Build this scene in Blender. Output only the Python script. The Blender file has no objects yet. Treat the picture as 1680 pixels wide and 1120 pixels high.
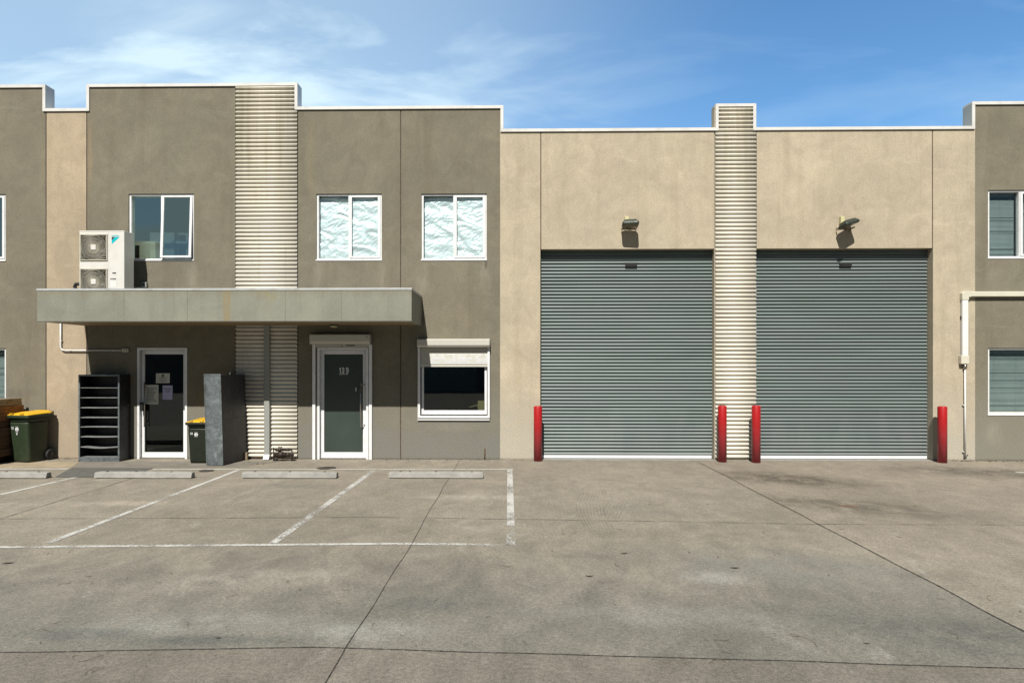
import bpy, bmesh, math, random
from mathutils import Vector, Matrix, Euler, noise as mnoise
R = math.radians
scene = bpy.context.scene
C = scene.collection
random.seed(7)

# ------------------------------------------------------------------ camera
D, H, YAW, F = 12.63, 1.735, R(1.0), 1120.0        # distance to the wall, eye height, turn, focal length in photo pixels
cam = bpy.data.cameras.new('camera')
cam.sensor_width = 36; cam.lens = 24.0
cam.shift_x = 0.0116; cam.shift_y = 0.0238
cam.clip_start = 0.05; cam.clip_end = 3000
camo = bpy.data.objects.new('camera', cam); C.objects.link(camo)
camo.location = (0, -D, H); camo.rotation_euler = (R(90), 0, YAW)
scene.camera = camo

# ------------------------------------------------------------------ light
SUN = Vector((-0.157, -1.0, 1.185)).normalized()
el = math.asin(SUN.z); az = math.atan2(SUN.x, SUN.y)
world = bpy.data.worlds.new('World'); scene.world = world; world.use_nodes = True
wt = world.node_tree; wt.nodes.clear()
def wn(t, **k):
    n = wt.nodes.new(t)
    for a, b in k.items(): setattr(n, a, b)
    return n
wo = wn('ShaderNodeOutputWorld'); bg = wn('ShaderNodeBackground'); bg.inputs['Strength'].default_value = 0.085
sky = wn('ShaderNodeTexSky', sky_type='NISHITA', sun_disc=False, sun_elevation=el, sun_rotation=az)
sky.air_density = 1.0; sky.dust_density = 0.6; sky.ozone_density = 3.0; sky.altitude = 50
tc = wn('ShaderNodeTexCoord')
# thin cirrus laid on a flat layer high overhead
sep = wn('ShaderNodeSeparateXYZ'); wt.links.new(tc.outputs['Generated'], sep.inputs[0])
def wm(op, a, b=None, c=None):
    n = wn('ShaderNodeMath', operation=op)
    for i, v in enumerate((a, b, c)):
        if v is None: continue
        if isinstance(v, (int, float)): n.inputs[i].default_value = v
        else: wt.links.new(v, n.inputs[i])
    return n.outputs[0]
zz = wm('MAXIMUM', wm('ADD', sep.outputs['Z'], 0.12), 0.05)
u = wm('DIVIDE', sep.outputs['X'], zz); v = wm('DIVIDE', sep.outputs['Y'], zz)
cb = wn('ShaderNodeCombineXYZ'); wt.links.new(u, cb.inputs[0]); wt.links.new(v, cb.inputs[1])
mp = wn('ShaderNodeMapping'); wt.links.new(cb.outputs[0], mp.inputs[0])
mp.inputs['Rotation'].default_value = (0, 0, R(-28)); mp.inputs['Scale'].default_value = (0.6, 1.25, 1); mp.inputs['Location'].default_value = (3.1, 0.4, 0)
n1 = wn('ShaderNodeTexNoise'); n1.inputs['Scale'].default_value = 1.7; n1.inputs['Detail'].default_value = 9; n1.inputs['Roughness'].default_value = 0.56; n1.inputs['Distortion'].default_value = 0.5
wt.links.new(mp.outputs[0], n1.inputs['Vector'])
mp2 = wn('ShaderNodeMapping'); wt.links.new(cb.outputs[0], mp2.inputs[0]); mp2.inputs['Scale'].default_value = (0.35, 0.5, 1)
n2 = wn('ShaderNodeTexNoise'); n2.inputs['Scale'].default_value = 1.0; n2.inputs['Detail'].default_value = 3
wt.links.new(mp2.outputs[0], n2.inputs['Vector'])
left = wn('ShaderNodeMapRange'); left.interpolation_type = 'SMOOTHERSTEP'
wt.links.new(sep.outputs['X'], left.inputs['Value'])
left.inputs['From Min'].default_value = 0.42; left.inputs['From Max'].default_value = -0.40
left.inputs['To Min'].default_value = 0.0; left.inputs['To Max'].default_value = 1.0
cir = wn('ShaderNodeMapRange'); wt.links.new(n1.outputs['Fac'], cir.inputs['Value'])
cir.inputs['From Min'].default_value = 0.46; cir.inputs['From Max'].default_value = 0.72
cirm = wm('MULTIPLY', cir.outputs[0], wm('MULTIPLY_ADD', left.outputs[0], 0.70, 0.22))
veil = wm('MULTIPLY', wm('MULTIPLY_ADD', n2.outputs['Fac'], 0.6, 0.25), wm('MULTIPLY', left.outputs[0], 0.85))
dx_ = wm('DIVIDE', wm('ADD', wm('DIVIDE', sep.outputs['X'], wm('MAXIMUM', sep.outputs['Y'], 0.05)), 0.43), 0.20)
dz_ = wm('DIVIDE', wm('SUBTRACT', wm('DIVIDE', sep.outputs['Z'], wm('MAXIMUM', sep.outputs['Y'], 0.05)), 0.462), 0.075)
dd_ = wm('ADD', wm('MULTIPLY', dx_, dx_), wm('MULTIPLY', wm('ADD', dz_, wm('MULTIPLY', dx_, 0.55)), wm('ADD', dz_, wm('MULTIPLY', dx_, 0.55))))
bl_ = wn('ShaderNodeMapRange'); bl_.interpolation_type = 'SMOOTHSTEP'; wt.links.new(dd_, bl_.inputs['Value']); bl_.inputs['From Min'].default_value = 1.6; bl_.inputs['From Max'].default_value = 0.0
n3 = wn('ShaderNodeTexNoise'); n3.inputs['Scale'].default_value = 2.6; n3.inputs['Detail'].default_value = 8; n3.inputs['Roughness'].default_value = 0.6; n3.inputs['Distortion'].default_value = 1.2
wt.links.new(mp.outputs[0], n3.inputs['Vector'])
n3r = wn('ShaderNodeMapRange'); wt.links.new(n3.outputs['Fac'], n3r.inputs['Value']); n3r.inputs['From Min'].default_value = 0.34; n3r.inputs['From Max'].default_value = 0.62
fac = wm('MINIMUM', wm('ADD', wm('ADD', cirm, veil), wm('MULTIPLY', wm('MULTIPLY', bl_.outputs[0], n3r.outputs[0]), 0.30)), 0.95)
mixw = wn('ShaderNodeMix', data_type='RGBA'); wt.links.new(fac, mixw.inputs['Factor'])
sat = wn('ShaderNodeHueSaturation'); sat.inputs['Saturation'].default_value = 1.12; sat.inputs['Value'].default_value = 1.0
wt.links.new(sky.outputs[0], sat.inputs['Color'])
wt.links.new(sat.outputs[0], mixw.inputs['A']); mixw.inputs['B'].default_value = (5.5, 5.7, 6.2, 1)
side = wn('ShaderNodeMapRange'); side.interpolation_type = 'SMOOTHSTEP'; wt.links.new(sep.outputs['Y'], side.inputs['Value'])
side.inputs['From Min'].default_value = -0.25; side.inputs['From Max'].default_value = 0.65; side.inputs['To Min'].default_value = 0.24; side.inputs['To Max'].default_value = 1.42
cs3 = wn('ShaderNodeCombineColor')
for i_, k_ in enumerate((0.86, 1.05, 1.08)): wt.links.new(wm('MULTIPLY', side.outputs[0], k_), cs3.inputs[i_])
mul = wn('ShaderNodeMix', data_type='RGBA', blend_type='MULTIPLY'); mul.inputs['Factor'].default_value = 1
wt.links.new(mixw.outputs['Result'], mul.inputs['A']); wt.links.new(cs3.outputs[0], mul.inputs['B'])
wt.links.new(mul.outputs['Result'], bg.inputs['Color']); wt.links.new(bg.outputs[0], wo.inputs[0])

sl = bpy.data.lights.new('sun', 'SUN'); sl.energy = 5.0; sl.angle = R(0.5); sl.color = (1.0, 0.955, 0.88)
so = bpy.data.objects.new('sun', sl); C.objects.link(so); so.rotation_euler = SUN.to_track_quat('Z', 'Y').to_euler()
so.location = (-4, -25, 30)
vs = scene.view_settings; vs.view_transform = 'Standard'; vs.look = 'None'; vs.exposure = 0.42; vs.gamma = 1.0
vs.use_curve_mapping = False
scene.cycles.max_bounces = 8; scene.cycles.diffuse_bounces = 1; scene.cycles.transparent_max_bounces = 16

# ------------------------------------------------------------------ where things stand: photo pixel -> metre on a wall plane or on the ground
cs, sn = math.cos(YAW), math.sin(YAW); CX = 820.5
def X(px, y=0.0):
    t = (px - CX) / F; d = y + D
    return d * (t * cs - sn) / (cs + t * sn)
def Zc(x, y): return -x * sn + (y + D) * cs
def Zh(px, py, y=0.0):
    return H + (600.0 - py) / F * Zc(X(px, y), y)
def G(px, py):
    zc = F * H / (py - 600.0); xc = (px - CX) / F * zc
    return (xc * cs - zc * sn, xc * sn + zc * cs - D)

# ------------------------------------------------------------------ material helpers
def mat(name):
    m = bpy.data.materials.new(name); m.use_nodes = True
    nt = m.node_tree; b = nt.nodes['Principled BSDF']
    return m, nt, b
class NT:
    def __init__(s, nt): s.nt = nt
    def n(s, t, **k):
        n = s.nt.nodes.new(t)
        for a, b in k.items(): setattr(n, a, b)
        return n
    def l(s, a, b): s.nt.links.new(a, b)
    def inp(s, sock, v):
        if isinstance(v, (int, float)): sock.default_value = v
        elif isinstance(v, (tuple, list)): sock.default_value = tuple(v) + ((1,) if len(v) == 3 and len(sock.default_value) == 4 else ())
        else: s.l(v, sock)
    def math(s, op, a, b=None, c=None, clamp=False):
        n = s.n('ShaderNodeMath', operation=op); n.use_clamp = clamp
        for i, v in enumerate((a, b, c)):
            if v is not None: s.inp(n.inputs[i], v)
        return n.outputs[0]
    def pos(s, scale=(1, 1, 1), rot=(0, 0, 0), loc=(0, 0, 0), obj=False):
        if obj: g = s.n('ShaderNodeTexCoord').outputs['Object']
        else: g = s.n('ShaderNodeNewGeometry').outputs['Position']
        m = s.n('ShaderNodeMapping'); s.l(g, m.inputs[0])
        m.inputs['Scale'].default_value = scale; m.inputs['Rotation'].default_value = rot; m.inputs['Location'].default_value = loc
        return m.outputs[0]
    def noise(s, vec, scale, detail=3, rough=0.55, dist=0.0):
        n = s.n('ShaderNodeTexNoise'); s.l(vec, n.inputs['Vector'])
        n.inputs['Scale'].default_value = scale; n.inputs['Detail'].default_value = detail
        n.inputs['Roughness'].default_value = rough; n.inputs['Distortion'].default_value = dist
        return n.outputs['Fac']
    def rng(s, v, a, b, c=0.0, d=1.0):
        n = s.n('ShaderNodeMapRange'); s.inp(n.inputs['Value'], v)
        for k, x in zip(('From Min', 'From Max', 'To Min', 'To Max'), (a, b, c, d)): n.inputs[k].default_value = x
        return n.outputs[0]
    def mix(s, f, a, b, mode='MIX'):
        n = s.n('ShaderNodeMix', data_type='RGBA', blend_type=mode)
        s.inp(n.inputs['Factor'], f); s.inp(n.inputs['A'], a); s.inp(n.inputs['B'], b)
        return n.outputs['Result']
    def scale(s, col, f):   # colour times grey factor
        cmb = s.n('ShaderNodeCombineColor')
        for i in range(3): s.inp(cmb.inputs[i], f)
        return s.mix(1.0, col, cmb.outputs[0], 'MULTIPLY')
    def bump(s, b, h, dist=0.003, strength=0.6):
        n = s.n('ShaderNodeBump'); s.l(h, n.inputs['Height'])
        n.inputs['Distance'].default_value = dist; n.inputs['Strength'].default_value = strength
        s.l(n.outputs[0], b.inputs['Normal'])
    def blob(s, cx, cy, rx, ry, ang=0.0, axes='XY', lo=1.0, hi=0.2):
        # soft ellipse mask on the ground (axes XY) or on the wall (XZ)
        g = s.n('ShaderNodeNewGeometry').outputs['Position']
        sub = s.n('ShaderNodeVectorMath', operation='SUBTRACT'); s.l(g, sub.inputs[0])
        sub.inputs[1].default_value = (cx, cy, 0) if axes == 'XY' else (cx, 0, cy)
        m = s.n('ShaderNodeMapping'); m.vector_type = 'POINT'; s.l(sub.outputs[0], m.inputs[0])
        rot = s.n('ShaderNodeVectorRotate'); rot.rotation_type = 'Z_AXIS'; s.l(sub.outputs[0], rot.inputs['Vector']); rot.inputs['Angle'].default_value = -ang
        s.l(rot.outputs[0], m.inputs[0])
        m.inputs['Scale'].default_value = (1 / rx, 1 / ry, 0) if axes == 'XY' else (1 / rx, 0, 1 / ry)
        ln = s.n('ShaderNodeVectorMath', operation='LENGTH'); s.l(m.outputs[0], ln.inputs[0])
        r = s.n('ShaderNodeMapRange'); r.interpolation_type = 'SMOOTHSTEP'; s.l(ln.outputs['Value'], r.inputs['Value'])
        r.inputs['From Min'].default_value = lo; r.inputs['From Max'].default_value = hi
        return r.outputs[0]

AL = 0.80
def plain(name, col, rough=0.5, metal=0.0, var=0.08, vscale=6.0, bump=0.0, bscale=80, obj=False, dirt=None):
    m, nt, b = mat(name); t = NT(nt)
    p = t.pos(obj=obj)
    f = t.rng(t.noise(p, vscale, 5, 0.6), 0.3, 0.7, 1 - var, 1 + var)
    c = t.scale(tuple(x * AL for x in col), f)
    if dirt:
        dm = t.math('MULTIPLY', t.rng(t.noise(p, dirt[1], 6, 0.65), 0.5, 0.72), dirt[2])
        c = t.mix(dm, c, tuple(x * AL for x in dirt[0]))
    t.l(c, b.inputs['Base Color'])
    t.l(t.rng(t.noise(p, vscale * 2.3, 3), 0.3, 0.7, max(0.03, rough - 0.07), min(1, rough + 0.07)), b.inputs['Roughness'])
    b.inputs['Metallic'].default_value = metal
    if bump: t.bump(b, t.noise(p, bscale, 3), bump, 0.7)
    return m

def stucco(name, base, dark, low, seed=0.0, blobs=()):
    m, nt, b = mat(name); t = NT(nt)
    p = t.pos(loc=(seed, 0, seed * 0.7))
    big = t.noise(p, 0.55, 5, 0.62, 0.6)
    mid = t.noise(p, 2.6, 5, 0.6, 0.9)
    grain = t.noise(p, 46, 4, 0.75)
    trow = t.noise(t.pos(loc=(seed, 0, 3), rot=(0, R(35), 0), scale=(1, 1, 0.45)), 9, 4, 0.6, 2.2)
    streak = t.noise(t.pos(scale=(2.2, 1, 0.16), loc=(seed, 0, 0)), 1.6, 5, 0.65)
    c = t.scale(base, t.rng(big, 0.25, 0.75, 0.87, 1.13))
    c = t.scale(c, t.rng(mid, 0.3, 0.7, 0.90, 1.10))
    c = t.scale(c, t.rng(trow, 0.3, 0.7, 0.955, 1.045))
    c = t.mix(t.math('MULTIPLY', t.rng(streak, 0.52, 0.74), 0.5), c, dark)
    pale = tuple(min(0.95, x * 1.28 + 0.02) for x in base); low = tuple(low)
    sc = t.noise(t.pos(loc=(seed + 9, 0, 0), scale=(0.5, 1, 1.6)), 1.9, 7, 0.72, 1.2)
    c = t.mix(t.math('MULTIPLY', t.rng(sc, 0.56, 0.74), 0.42), c, pale)
    g = t.n('ShaderNodeSeparateXYZ'); t.l(t.n('ShaderNodeNewGeometry').outputs['Position'], g.inputs[0])
    lowm = t.rng(t.math('ADD', g.outputs['Z'], t.rng(mid, 0.3, 0.7, -0.4, 0.4)), 1.45, 0.2)
    c = t.mix(t.math('MULTIPLY', lowm, 0.88), c, low)
    foot = t.rng(t.math('ADD', g.outputs['Z'], t.rng(grain, 0.3, 0.7, -0.015, 0.02)), 0.045, 0.012)
    c = t.mix(t.math('MULTIPLY', foot, 0.45), c, (0.07, 0.06, 0.045))
    for (cx, cz, rx, rz, col, amt, nsc) in blobs:
        bm_ = t.blob(cx, cz, rx, rz, axes='XZ')
        nn = t.rng(t.noise(t.pos(scale=(1, 1, 0.25), loc=(cx, 0, 0)), nsc, 5, 0.65), 0.35, 0.65)
        c = t.mix(t.math('MULTIPLY', t.math('MULTIPLY', bm_, nn), amt), c, col)
    hue = t.noise(t.pos(loc=(seed, 4, 9)), 1.1, 3)
    c = t.mix(0.10, c, t.mix(t.rng(hue, 0.35, 0.65), (0.30, 0.34, 0.26), (0.40, 0.28, 0.20)), 'SOFT_LIGHT')
    c = t.scale(c, t.rng(grain, 0.28, 0.72, 0.76 * 0.76, 1.24 * 0.76))
    t.l(c, b.inputs['Base Color']); b.inputs['Roughness'].default_value = 0.92
    b.inputs['Specular IOR Level'].default_value = 0.25
    t.bump(b, t.math('ADD', grain, t.math('MULTIPLY', trow, 0.8)), 0.004, 0.55)
    return m

GREY = (0.232, 0.212, 0.160); GDARK = (0.175, 0.152, 0.108); GLOW = (0.235, 0.233, 0.208)
BEIGE = (0.545, 0.474, 0.358); BDARK = (0.39, 0.325, 0.22); BLOW = (0.53, 0.49, 0.41)
wblobs = []
for px in (212, 316, 520, 625, 692, 797):
    wblobs.append((X(px), Zh(px, 455), 0.16, 0.42, (0.40, 0.365, 0.29), 0.5, 7))
wblobs.append((X(797), Zh(797, 433), 0.05, 0.14, (0.05, 0.045, 0.035), 0.8, 9))
wblobs.append((X(510), Zh(510, 260), 0.10, 1.0, (0.33, 0.27, 0.16), 0.5, 6))
wblobs.append((X(148), Zh(148, 260), 0.07, 1.3, (0.36, 0.27, 0.16), 0.6, 6))
wblobs.append((X(745), Zh(745, 700), 0.7, 0.12, (0.33, 0.31, 0.26), 0.5, 5))
M = {}
M['grey'] = stucco('grey_render', GREY, GDARK, GLOW, 0.0, wblobs)
M['grey_left'] = stucco('grey_render_left', GREY, GDARK, GLOW, 21.0, [(X(30), Zh(30, 645), 0.5, 0.14, (0.16, 0.14, 0.11), 0.6, 5), (X(68), Zh(68, 260), 0.08, 1.0, (0.30, 0.26, 0.18), 0.5, 6)])
M['grey_right'] = stucco('grey_render_right', (0.24, 0.22, 0.165), GDARK, (0.27, 0.265, 0.22), 40.0, [(X(1630), Zh(1630, 710), 0.25, 0.35, (0.40, 0.37, 0.29), 0.5, 6), (X(1625), Zh(1625, 440), 0.1, 0.3, (0.38, 0.35, 0.28), 0.5, 6)])
M['beige'] = stucco('beige_render', BEIGE, BDARK, BLOW, 5.0)
M['beige_strip'] = stucco('beige_render_strip', (0.485, 0.40, 0.29), (0.38, 0.30, 0.205), (0.43, 0.36, 0.27), 61.0)

def fascia_mat():
    m, nt, b = mat('canopy_render'); t = NT(nt)
    p = t.pos()
    c = t.scale((0.205, 0.208, 0.168), t.rng(t.noise(p, 1.3, 6, 0.65, 0.8), 0.3, 0.7, 0.86, 1.14))
    st = t.noise(t.pos(scale=(3.0, 1, 0.35)), 1.8, 6, 0.65)
    c = t.mix(t.math('MULTIPLY', t.rng(st, 0.52, 0.75), 0.5), c, (0.15, 0.15, 0.128))
    g = t.n('ShaderNodeSeparateXYZ'); t.l(t.n('ShaderNodeNewGeometry').outputs['Position'], g.inputs[0])
    up = t.rng(t.math('ADD', g.outputs['Z'], t.rng(st, 0.3, 0.7, -0.08, 0.08)), 2.88, 3.0)
    c = t.mix(t.math('MULTIPLY', up, 0.45), c, (0.18, 0.16, 0.10))
    xs = X(372, -1.27)
    rust = t.math('MULTIPLY', t.blob(xs, 2.78, 0.085, 0.75, axes='XZ', lo=1.0, hi=0.5), t.rng(t.noise(t.pos(scale=(2.2, 1, 0.15)), 9, 4, 0.6), 0.35, 0.6, 0.45, 1.0))
    c = t.mix(t.math('MULTIPLY', rust, 0.75), c, (0.235, 0.165, 0.055))
    xs2 = X(437, -1.27)
    rust2 = t.math('MULTIPLY', t.blob(xs2, 2.95, 0.26, 0.34, axes='XZ'), t.rng(t.noise(p, 5, 5, 0.7), 0.4, 0.62))
    c = t.mix(t.math('MULTIPLY', rust2, 0.8), c, (0.25, 0.215, 0.08))
    gr = t.noise(p, 50, 3, 0.7)
    c = t.scale(c, t.rng(gr, 0.3, 0.7, 0.92, 1.08))
    t.l(c, b.inputs['Base Color']); b.inputs['Roughness'].default_value = 0.8
    t.bump(b, gr, 0.002, 0.4)
    return m
M['fascia'] = fascia_mat()
M['soffit'] = plain('soffit_paint', (0.30, 0.22, 0.12), 0.7, var=0.08)
M['coping'] = plain('folded_metal_coping', (0.80, 0.79, 0.76), 0.35, 0.0, var=0.05, vscale=2.5, dirt=((0.45, 0.42, 0.36), 3.0, 0.4))
M['coping_grey'] = plain('folded_metal_grey', (0.42, 0.44, 0.43), 0.4, 0.0, var=0.06)
M['canopy_cap'] = plain('canopy_cap_metal', (0.50, 0.52, 0.52), 0.4, 0.0, var=0.08, vscale=5, dirt=((0.3, 0.3, 0.28), 6, 0.6))
M['white'] = plain('white_powdercoat', (0.88, 0.89, 0.90), 0.35, 0.0, var=0.04, vscale=3, dirt=((0.5, 0.47, 0.4), 7, 0.3))
M['offwhite'] = plain('offwhite_metal', (0.64, 0.62, 0.54), 0.4, var=0.05, vscale=3, dirt=((0.42, 0.38, 0.3), 6, 0.35))
M['ac_white'] = plain('ac_casing', (0.78, 0.77, 0.72), 0.45, var=0.03, dirt=((0.5, 0.47, 0.4), 5, 0.25))
M['ac_grille'] = plain('ac_grille_plastic', (0.52, 0.49, 0.39), 0.5, var=0.08)
M['fan_dark'] = plain('fan_blade_plastic', (0.10, 0.10, 0.10), 0.5, var=0.1)
M['black'] = plain('black_rubber', (0.015, 0.015, 0.015), 0.6, var=0.2)
M['dark_joint'] = plain('joint_sealant', (0.10, 0.07, 0.05), 0.9, var=0.35, vscale=12)
M['floor_joint'] = plain('slab_joint_dirt', (0.045, 0.04, 0.032), 0.95, var=0.5, vscale=14)
M['interior'] = plain('interior_plaster', (0.20, 0.20, 0.19), 0.9, var=0.05)
M['steel'] = plain('brushed_steel', (0.55, 0.53, 0.48), 0.28, 1.0, var=0.05)
M['pipe_dark'] = plain('corroded_pipe', (0.035, 0.028, 0.022), 0.6, 0.2, var=0.35, vscale=25, bump=0.002, dirt=((0.12, 0.06, 0.03), 20, 0.6))
M['rust'] = plain('rust', (0.13, 0.065, 0.025), 0.9, var=0.35, vscale=30, bump=0.002)
M['pvc'] = plain('white_pvc', (0.88, 0.88, 0.86), 0.35, var=0.03, dirt=((0.55, 0.5, 0.38), 5, 0.35))
M['cream_pvc'] = plain('cream_pvc', (0.70, 0.67, 0.55), 0.4, var=0.04)
M['yellow_box'] = plain('pale_yellow_plastic', (0.68, 0.64, 0.36), 0.4, var=0.04)
M['downpipe'] = plain('downpipe_grey', (0.35, 0.36, 0.33), 0.45, 0.0, var=0.06, vscale=2)
M['bin_green'] = plain('bin_green_plastic', (0.024, 0.042, 0.018), 0.55, var=0.18, vscale=9, obj=True, dirt=((0.05, 0.055, 0.035), 7, 0.3), bump=0.0006)
M['bin_dark'] = plain('bin_dark_green_plastic', (0.014, 0.020, 0.011), 0.5, var=0.2, vscale=9, obj=True)
M['bin_yellow'] = plain('bin_yellow_plastic', (0.78, 0.45, 0.015), 0.4, var=0.06, obj=True, vscale=8, dirt=((0.5, 0.3, 0.05), 9, 0.3))
M['bin_mark'] = plain('white_decal', (0.72, 0.74, 0.74), 0.5, var=0.03)
M['logo_cyan'] = plain('cyan_decal', (0.0, 0.55, 0.62), 0.4, var=0.02)
M['decal_black'] = plain('black_decal', (0.014, 0.014, 0.014), 0.7, var=0.02)
M['paper'] = plain('white_paper', (0.62, 0.62, 0.55), 0.8, var=0.03)
M['paper_lilac'] = plain('lilac_paper', (0.50, 0.48, 0.72), 0.8, var=0.03)
M['ink'] = plain('ink', (0.10, 0.10, 0.10), 0.9, var=0.1)
M['ink_grey'] = plain('ink_grey', (0.30, 0.30, 0.28), 0.9, var=0.1)
M['blind'] = plain('blind_slat', (0.42, 0.47, 0.46), 0.5, var=0.10, vscale=3)
M['blind_lit'] = plain('blind_slat_pale', (0.46, 0.58, 0.55), 0.5, var=0.08, vscale=3)
M['shelf_steel'] = plain('shelf_edge_steel', (0.30, 0.31, 0.31), 0.5, 0.25, var=0.25, vscale=14, dirt=((0.10, 0.10, 0.10), 9, 0.6))
M['cab_black'] = plain('black_painted_steel', (0.012, 0.012, 0.013), 0.5, var=0.4, vscale=8, dirt=((0.05, 0.05, 0.05), 12, 0.4))
M['block'] = plain('weathered_offcut', (0.24, 0.19, 0.12), 0.9, var=0.2, vscale=20)
M['drain'] = plain('cast_iron_cover', (0.055, 0.045, 0.035), 0.7, 0.2, var=0.3, vscale=30, bump=0.002)
M['leaf'] = plain('dead_leaf', (0.045, 0.032, 0.022), 0.8, var=0.3, vscale=30)
M['twig'] = plain('dead_twig', (0.10, 0.065, 0.035), 0.9, var=0.4, vscale=5)
M['flood_body'] = plain('floodlight_casting', (0.05, 0.06, 0.045), 0.5, 0.4, var=0.2, vscale=30)
M['flood_glass'] = plain('floodlight_glass', (0.22, 0.20, 0.13), 0.1, 0.0, var=0.2, vscale=18)
M['cream_metal'] = plain('cream_bracket', (0.60, 0.50, 0.38), 0.5, var=0.1)
M['roller_box'] = plain('shutter_box', (0.60, 0.585, 0.52), 0.4, var=0.04, dirt=((0.40, 0.37, 0.30), 6, 0.3))
M['asphalt'] = plain('asphalt_patch_mat', (0.125, 0.122, 0.108), 0.95, var=0.18, vscale=8, bump=0.004, bscale=120, dirt=((0.08, 0.08, 0.075), 3, 0.5))
M['apron'] = plain('apron_screed', (0.225, 0.205, 0.17), 0.95, var=0.16, vscale=5, bump=0.003, bscale=100, dirt=((0.13, 0.12, 0.10), 3, 0.6))
M['tan_slab'] = plain('tan_screed', (0.37, 0.30, 0.205), 0.95, var=0.2, vscale=4, bump=0.003, bscale=90, dirt=((0.25, 0.21, 0.16), 3, 0.6))
M['far_wall'] = plain('far_wall_paint', (0.13, 0.12, 0.11), 0.9, var=0.06, vscale=0.5)
M['car_paint'] = plain('dark_car_paint', (0.10, 0.105, 0.11), 0.25, 0.5, var=0.02)
M['lamp_glass'] = plain('lamp_glass', (0.7, 0.7, 0.7), 0.08, 0.6, var=0.02)

def glass(name, refl, tint, rough=0.01, gcol=(0.85, 0.95, 0.95)):
    m, nt, b = mat(name); t = NT(nt); nt.nodes.remove(b)
    out = [n for n in nt.nodes if n.type == 'OUTPUT_MATERIAL'][0]
    tr = t.n('ShaderNodeBsdfTransparent'); tr.inputs[0].default_value = (*tint, 1)
    gl = t.n('ShaderNodeBsdfGlossy'); gl.inputs['Roughness'].default_value = rough; gl.inputs['Color'].default_value = (*gcol, 1)
    fr = t.n('ShaderNodeFresnel'); fr.inputs['IOR'].default_value = 1.5
    wob = t.noise(t.pos(), 1.7, 2); bp = t.n('ShaderNodeBump'); t.l(wob, bp.inputs['Height']); bp.inputs['Distance'].default_value = 0.001; bp.inputs['Strength'].default_value = 0.3
    t.l(bp.outputs[0], gl.inputs['Normal'])
    f = t.math('ADD', t.math('MULTIPLY', fr.outputs[0], 1.6), refl, clamp=True)
    bk = t.n('ShaderNodeNewGeometry').outputs['Backfacing']; f = t.math('MULTIPLY', f, t.math('SUBTRACT', 1.0, bk))
    t.l(t.mix(bk, (*tint, 1), (1, 1, 1, 1)), tr.inputs[0])
    mx = t.n('ShaderNodeMixShader'); t.l(f, mx.inputs[0]); t.l(tr.outputs[0], mx.inputs[1]); t.l(gl.outputs[0], mx.inputs[2])
    t.l(mx.outputs[0], out.inputs[0])
    return m
M['glass_dark'] = glass('glass_door_pane', 0.0, (0.40, 0.42, 0.38))
M['glass_sky'] = glass('glass_upper_pane', 0.66, (0.70, 0.9, 0.9), gcol=(0.85, 1.0, 0.90))
M['glass_foil'] = glass('glass_foil_pane', 0.02, (0.87, 0.95, 0.95))
M['glass_blind'] = glass('glass_blind_pane', 0.06, (0.72, 0.79, 0.78), gcol=(0.7, 0.85, 0.85))
m, nt, b = mat('frosted_green_glass'); t = NT(nt)
c = t.scale((0.040, 0.055, 0.047), t.rng(t.noise(t.pos(), 1.2, 3), 0.3, 0.7, 0.85, 1.15)); t.l(c, b.inputs['Base Color'])
b.inputs['Roughness'].default_value = 0.22; b.inputs['IOR'].default_value = 1.45; M['frosted'] = m
# crumpled silver foil
m, nt, b = mat('crumpled_foil'); t = NT(nt)
b.inputs['Base Color'].default_value = (0.82, 0.86, 0.87, 1); b.inputs['Metallic'].default_value = 0.35; b.inputs['Roughness'].default_value = 0.42; M['foil'] = m
# ribbed cream cladding
m, nt, b = mat('corrugated_cream'); t = NT(nt)
p = t.pos()
c = t.scale((0.75, 0.705, 0.60), t.rng(t.noise(t.pos(scale=(0.5, 1, 1.2)), 1.8, 4), 0.3, 0.7, 0.9, 1.08))
c = t.mix(t.math('MULTIPLY', t.rng(t.noise(p, 11, 6, 0.75), 0.60, 0.75), 0.5), c, (0.33, 0.27, 0.17))
stv = t.noise(t.pos(scale=(5, 1, 0.25)), 1.5, 5, 0.7)
c = t.mix(t.math('MULTIPLY', t.rng(stv, 0.56, 0.74), 0.4), c, (0.46, 0.42, 0.30))
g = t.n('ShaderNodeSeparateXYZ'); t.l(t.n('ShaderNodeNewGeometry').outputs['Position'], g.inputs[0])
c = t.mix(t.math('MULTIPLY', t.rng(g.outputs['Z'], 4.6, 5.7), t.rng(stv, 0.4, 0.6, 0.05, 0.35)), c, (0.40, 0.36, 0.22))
t.l(t.scale(c, 0.9), b.inputs['Base Color']); b.inputs['Roughness'].default_value = 0.55; M['corr'] = m
# roller door
m, nt, b = mat('roller_door_paint'); t = NT(nt)
g = t.n('ShaderNodeSeparateXYZ'); t.l(t.n('ShaderNodeNewGeometry').outputs['Position'], g.inputs[0])
c = t.scale((0.138, 0.176, 0.165), t.rng(t.noise(t.pos(scale=(0.25, 1, 2.2)), 2.2, 5, 0.6), 0.3, 0.7, 0.86, 1.14))
c = t.mix(t.math('MULTIPLY', t.rng(t.noise(t.pos(scale=(0.15, 1, 1.3), loc=(4, 0, 2)), 2.6, 3), 0.42, 0.62), 0.55), c, (0.145, 0.160, 0.168))
dd = t.math('MULTIPLY', t.rng(t.math('ADD', g.outputs['Z'], t.rng(t.noise(t.pos(scale=(2, 1, 0.6)), 2, 5), 0.3, 0.7, -0.5, 0.5)), 0.8, 0.0), 0.22)
c = t.mix(dd, c, (0.26, 0.265, 0.25))
t.l(c, b.inputs['Base Color']); b.inputs['Roughness'].default_value = 0.5; b.inputs['Metallic'].default_value = 0.1; M['roller'] = m
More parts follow.
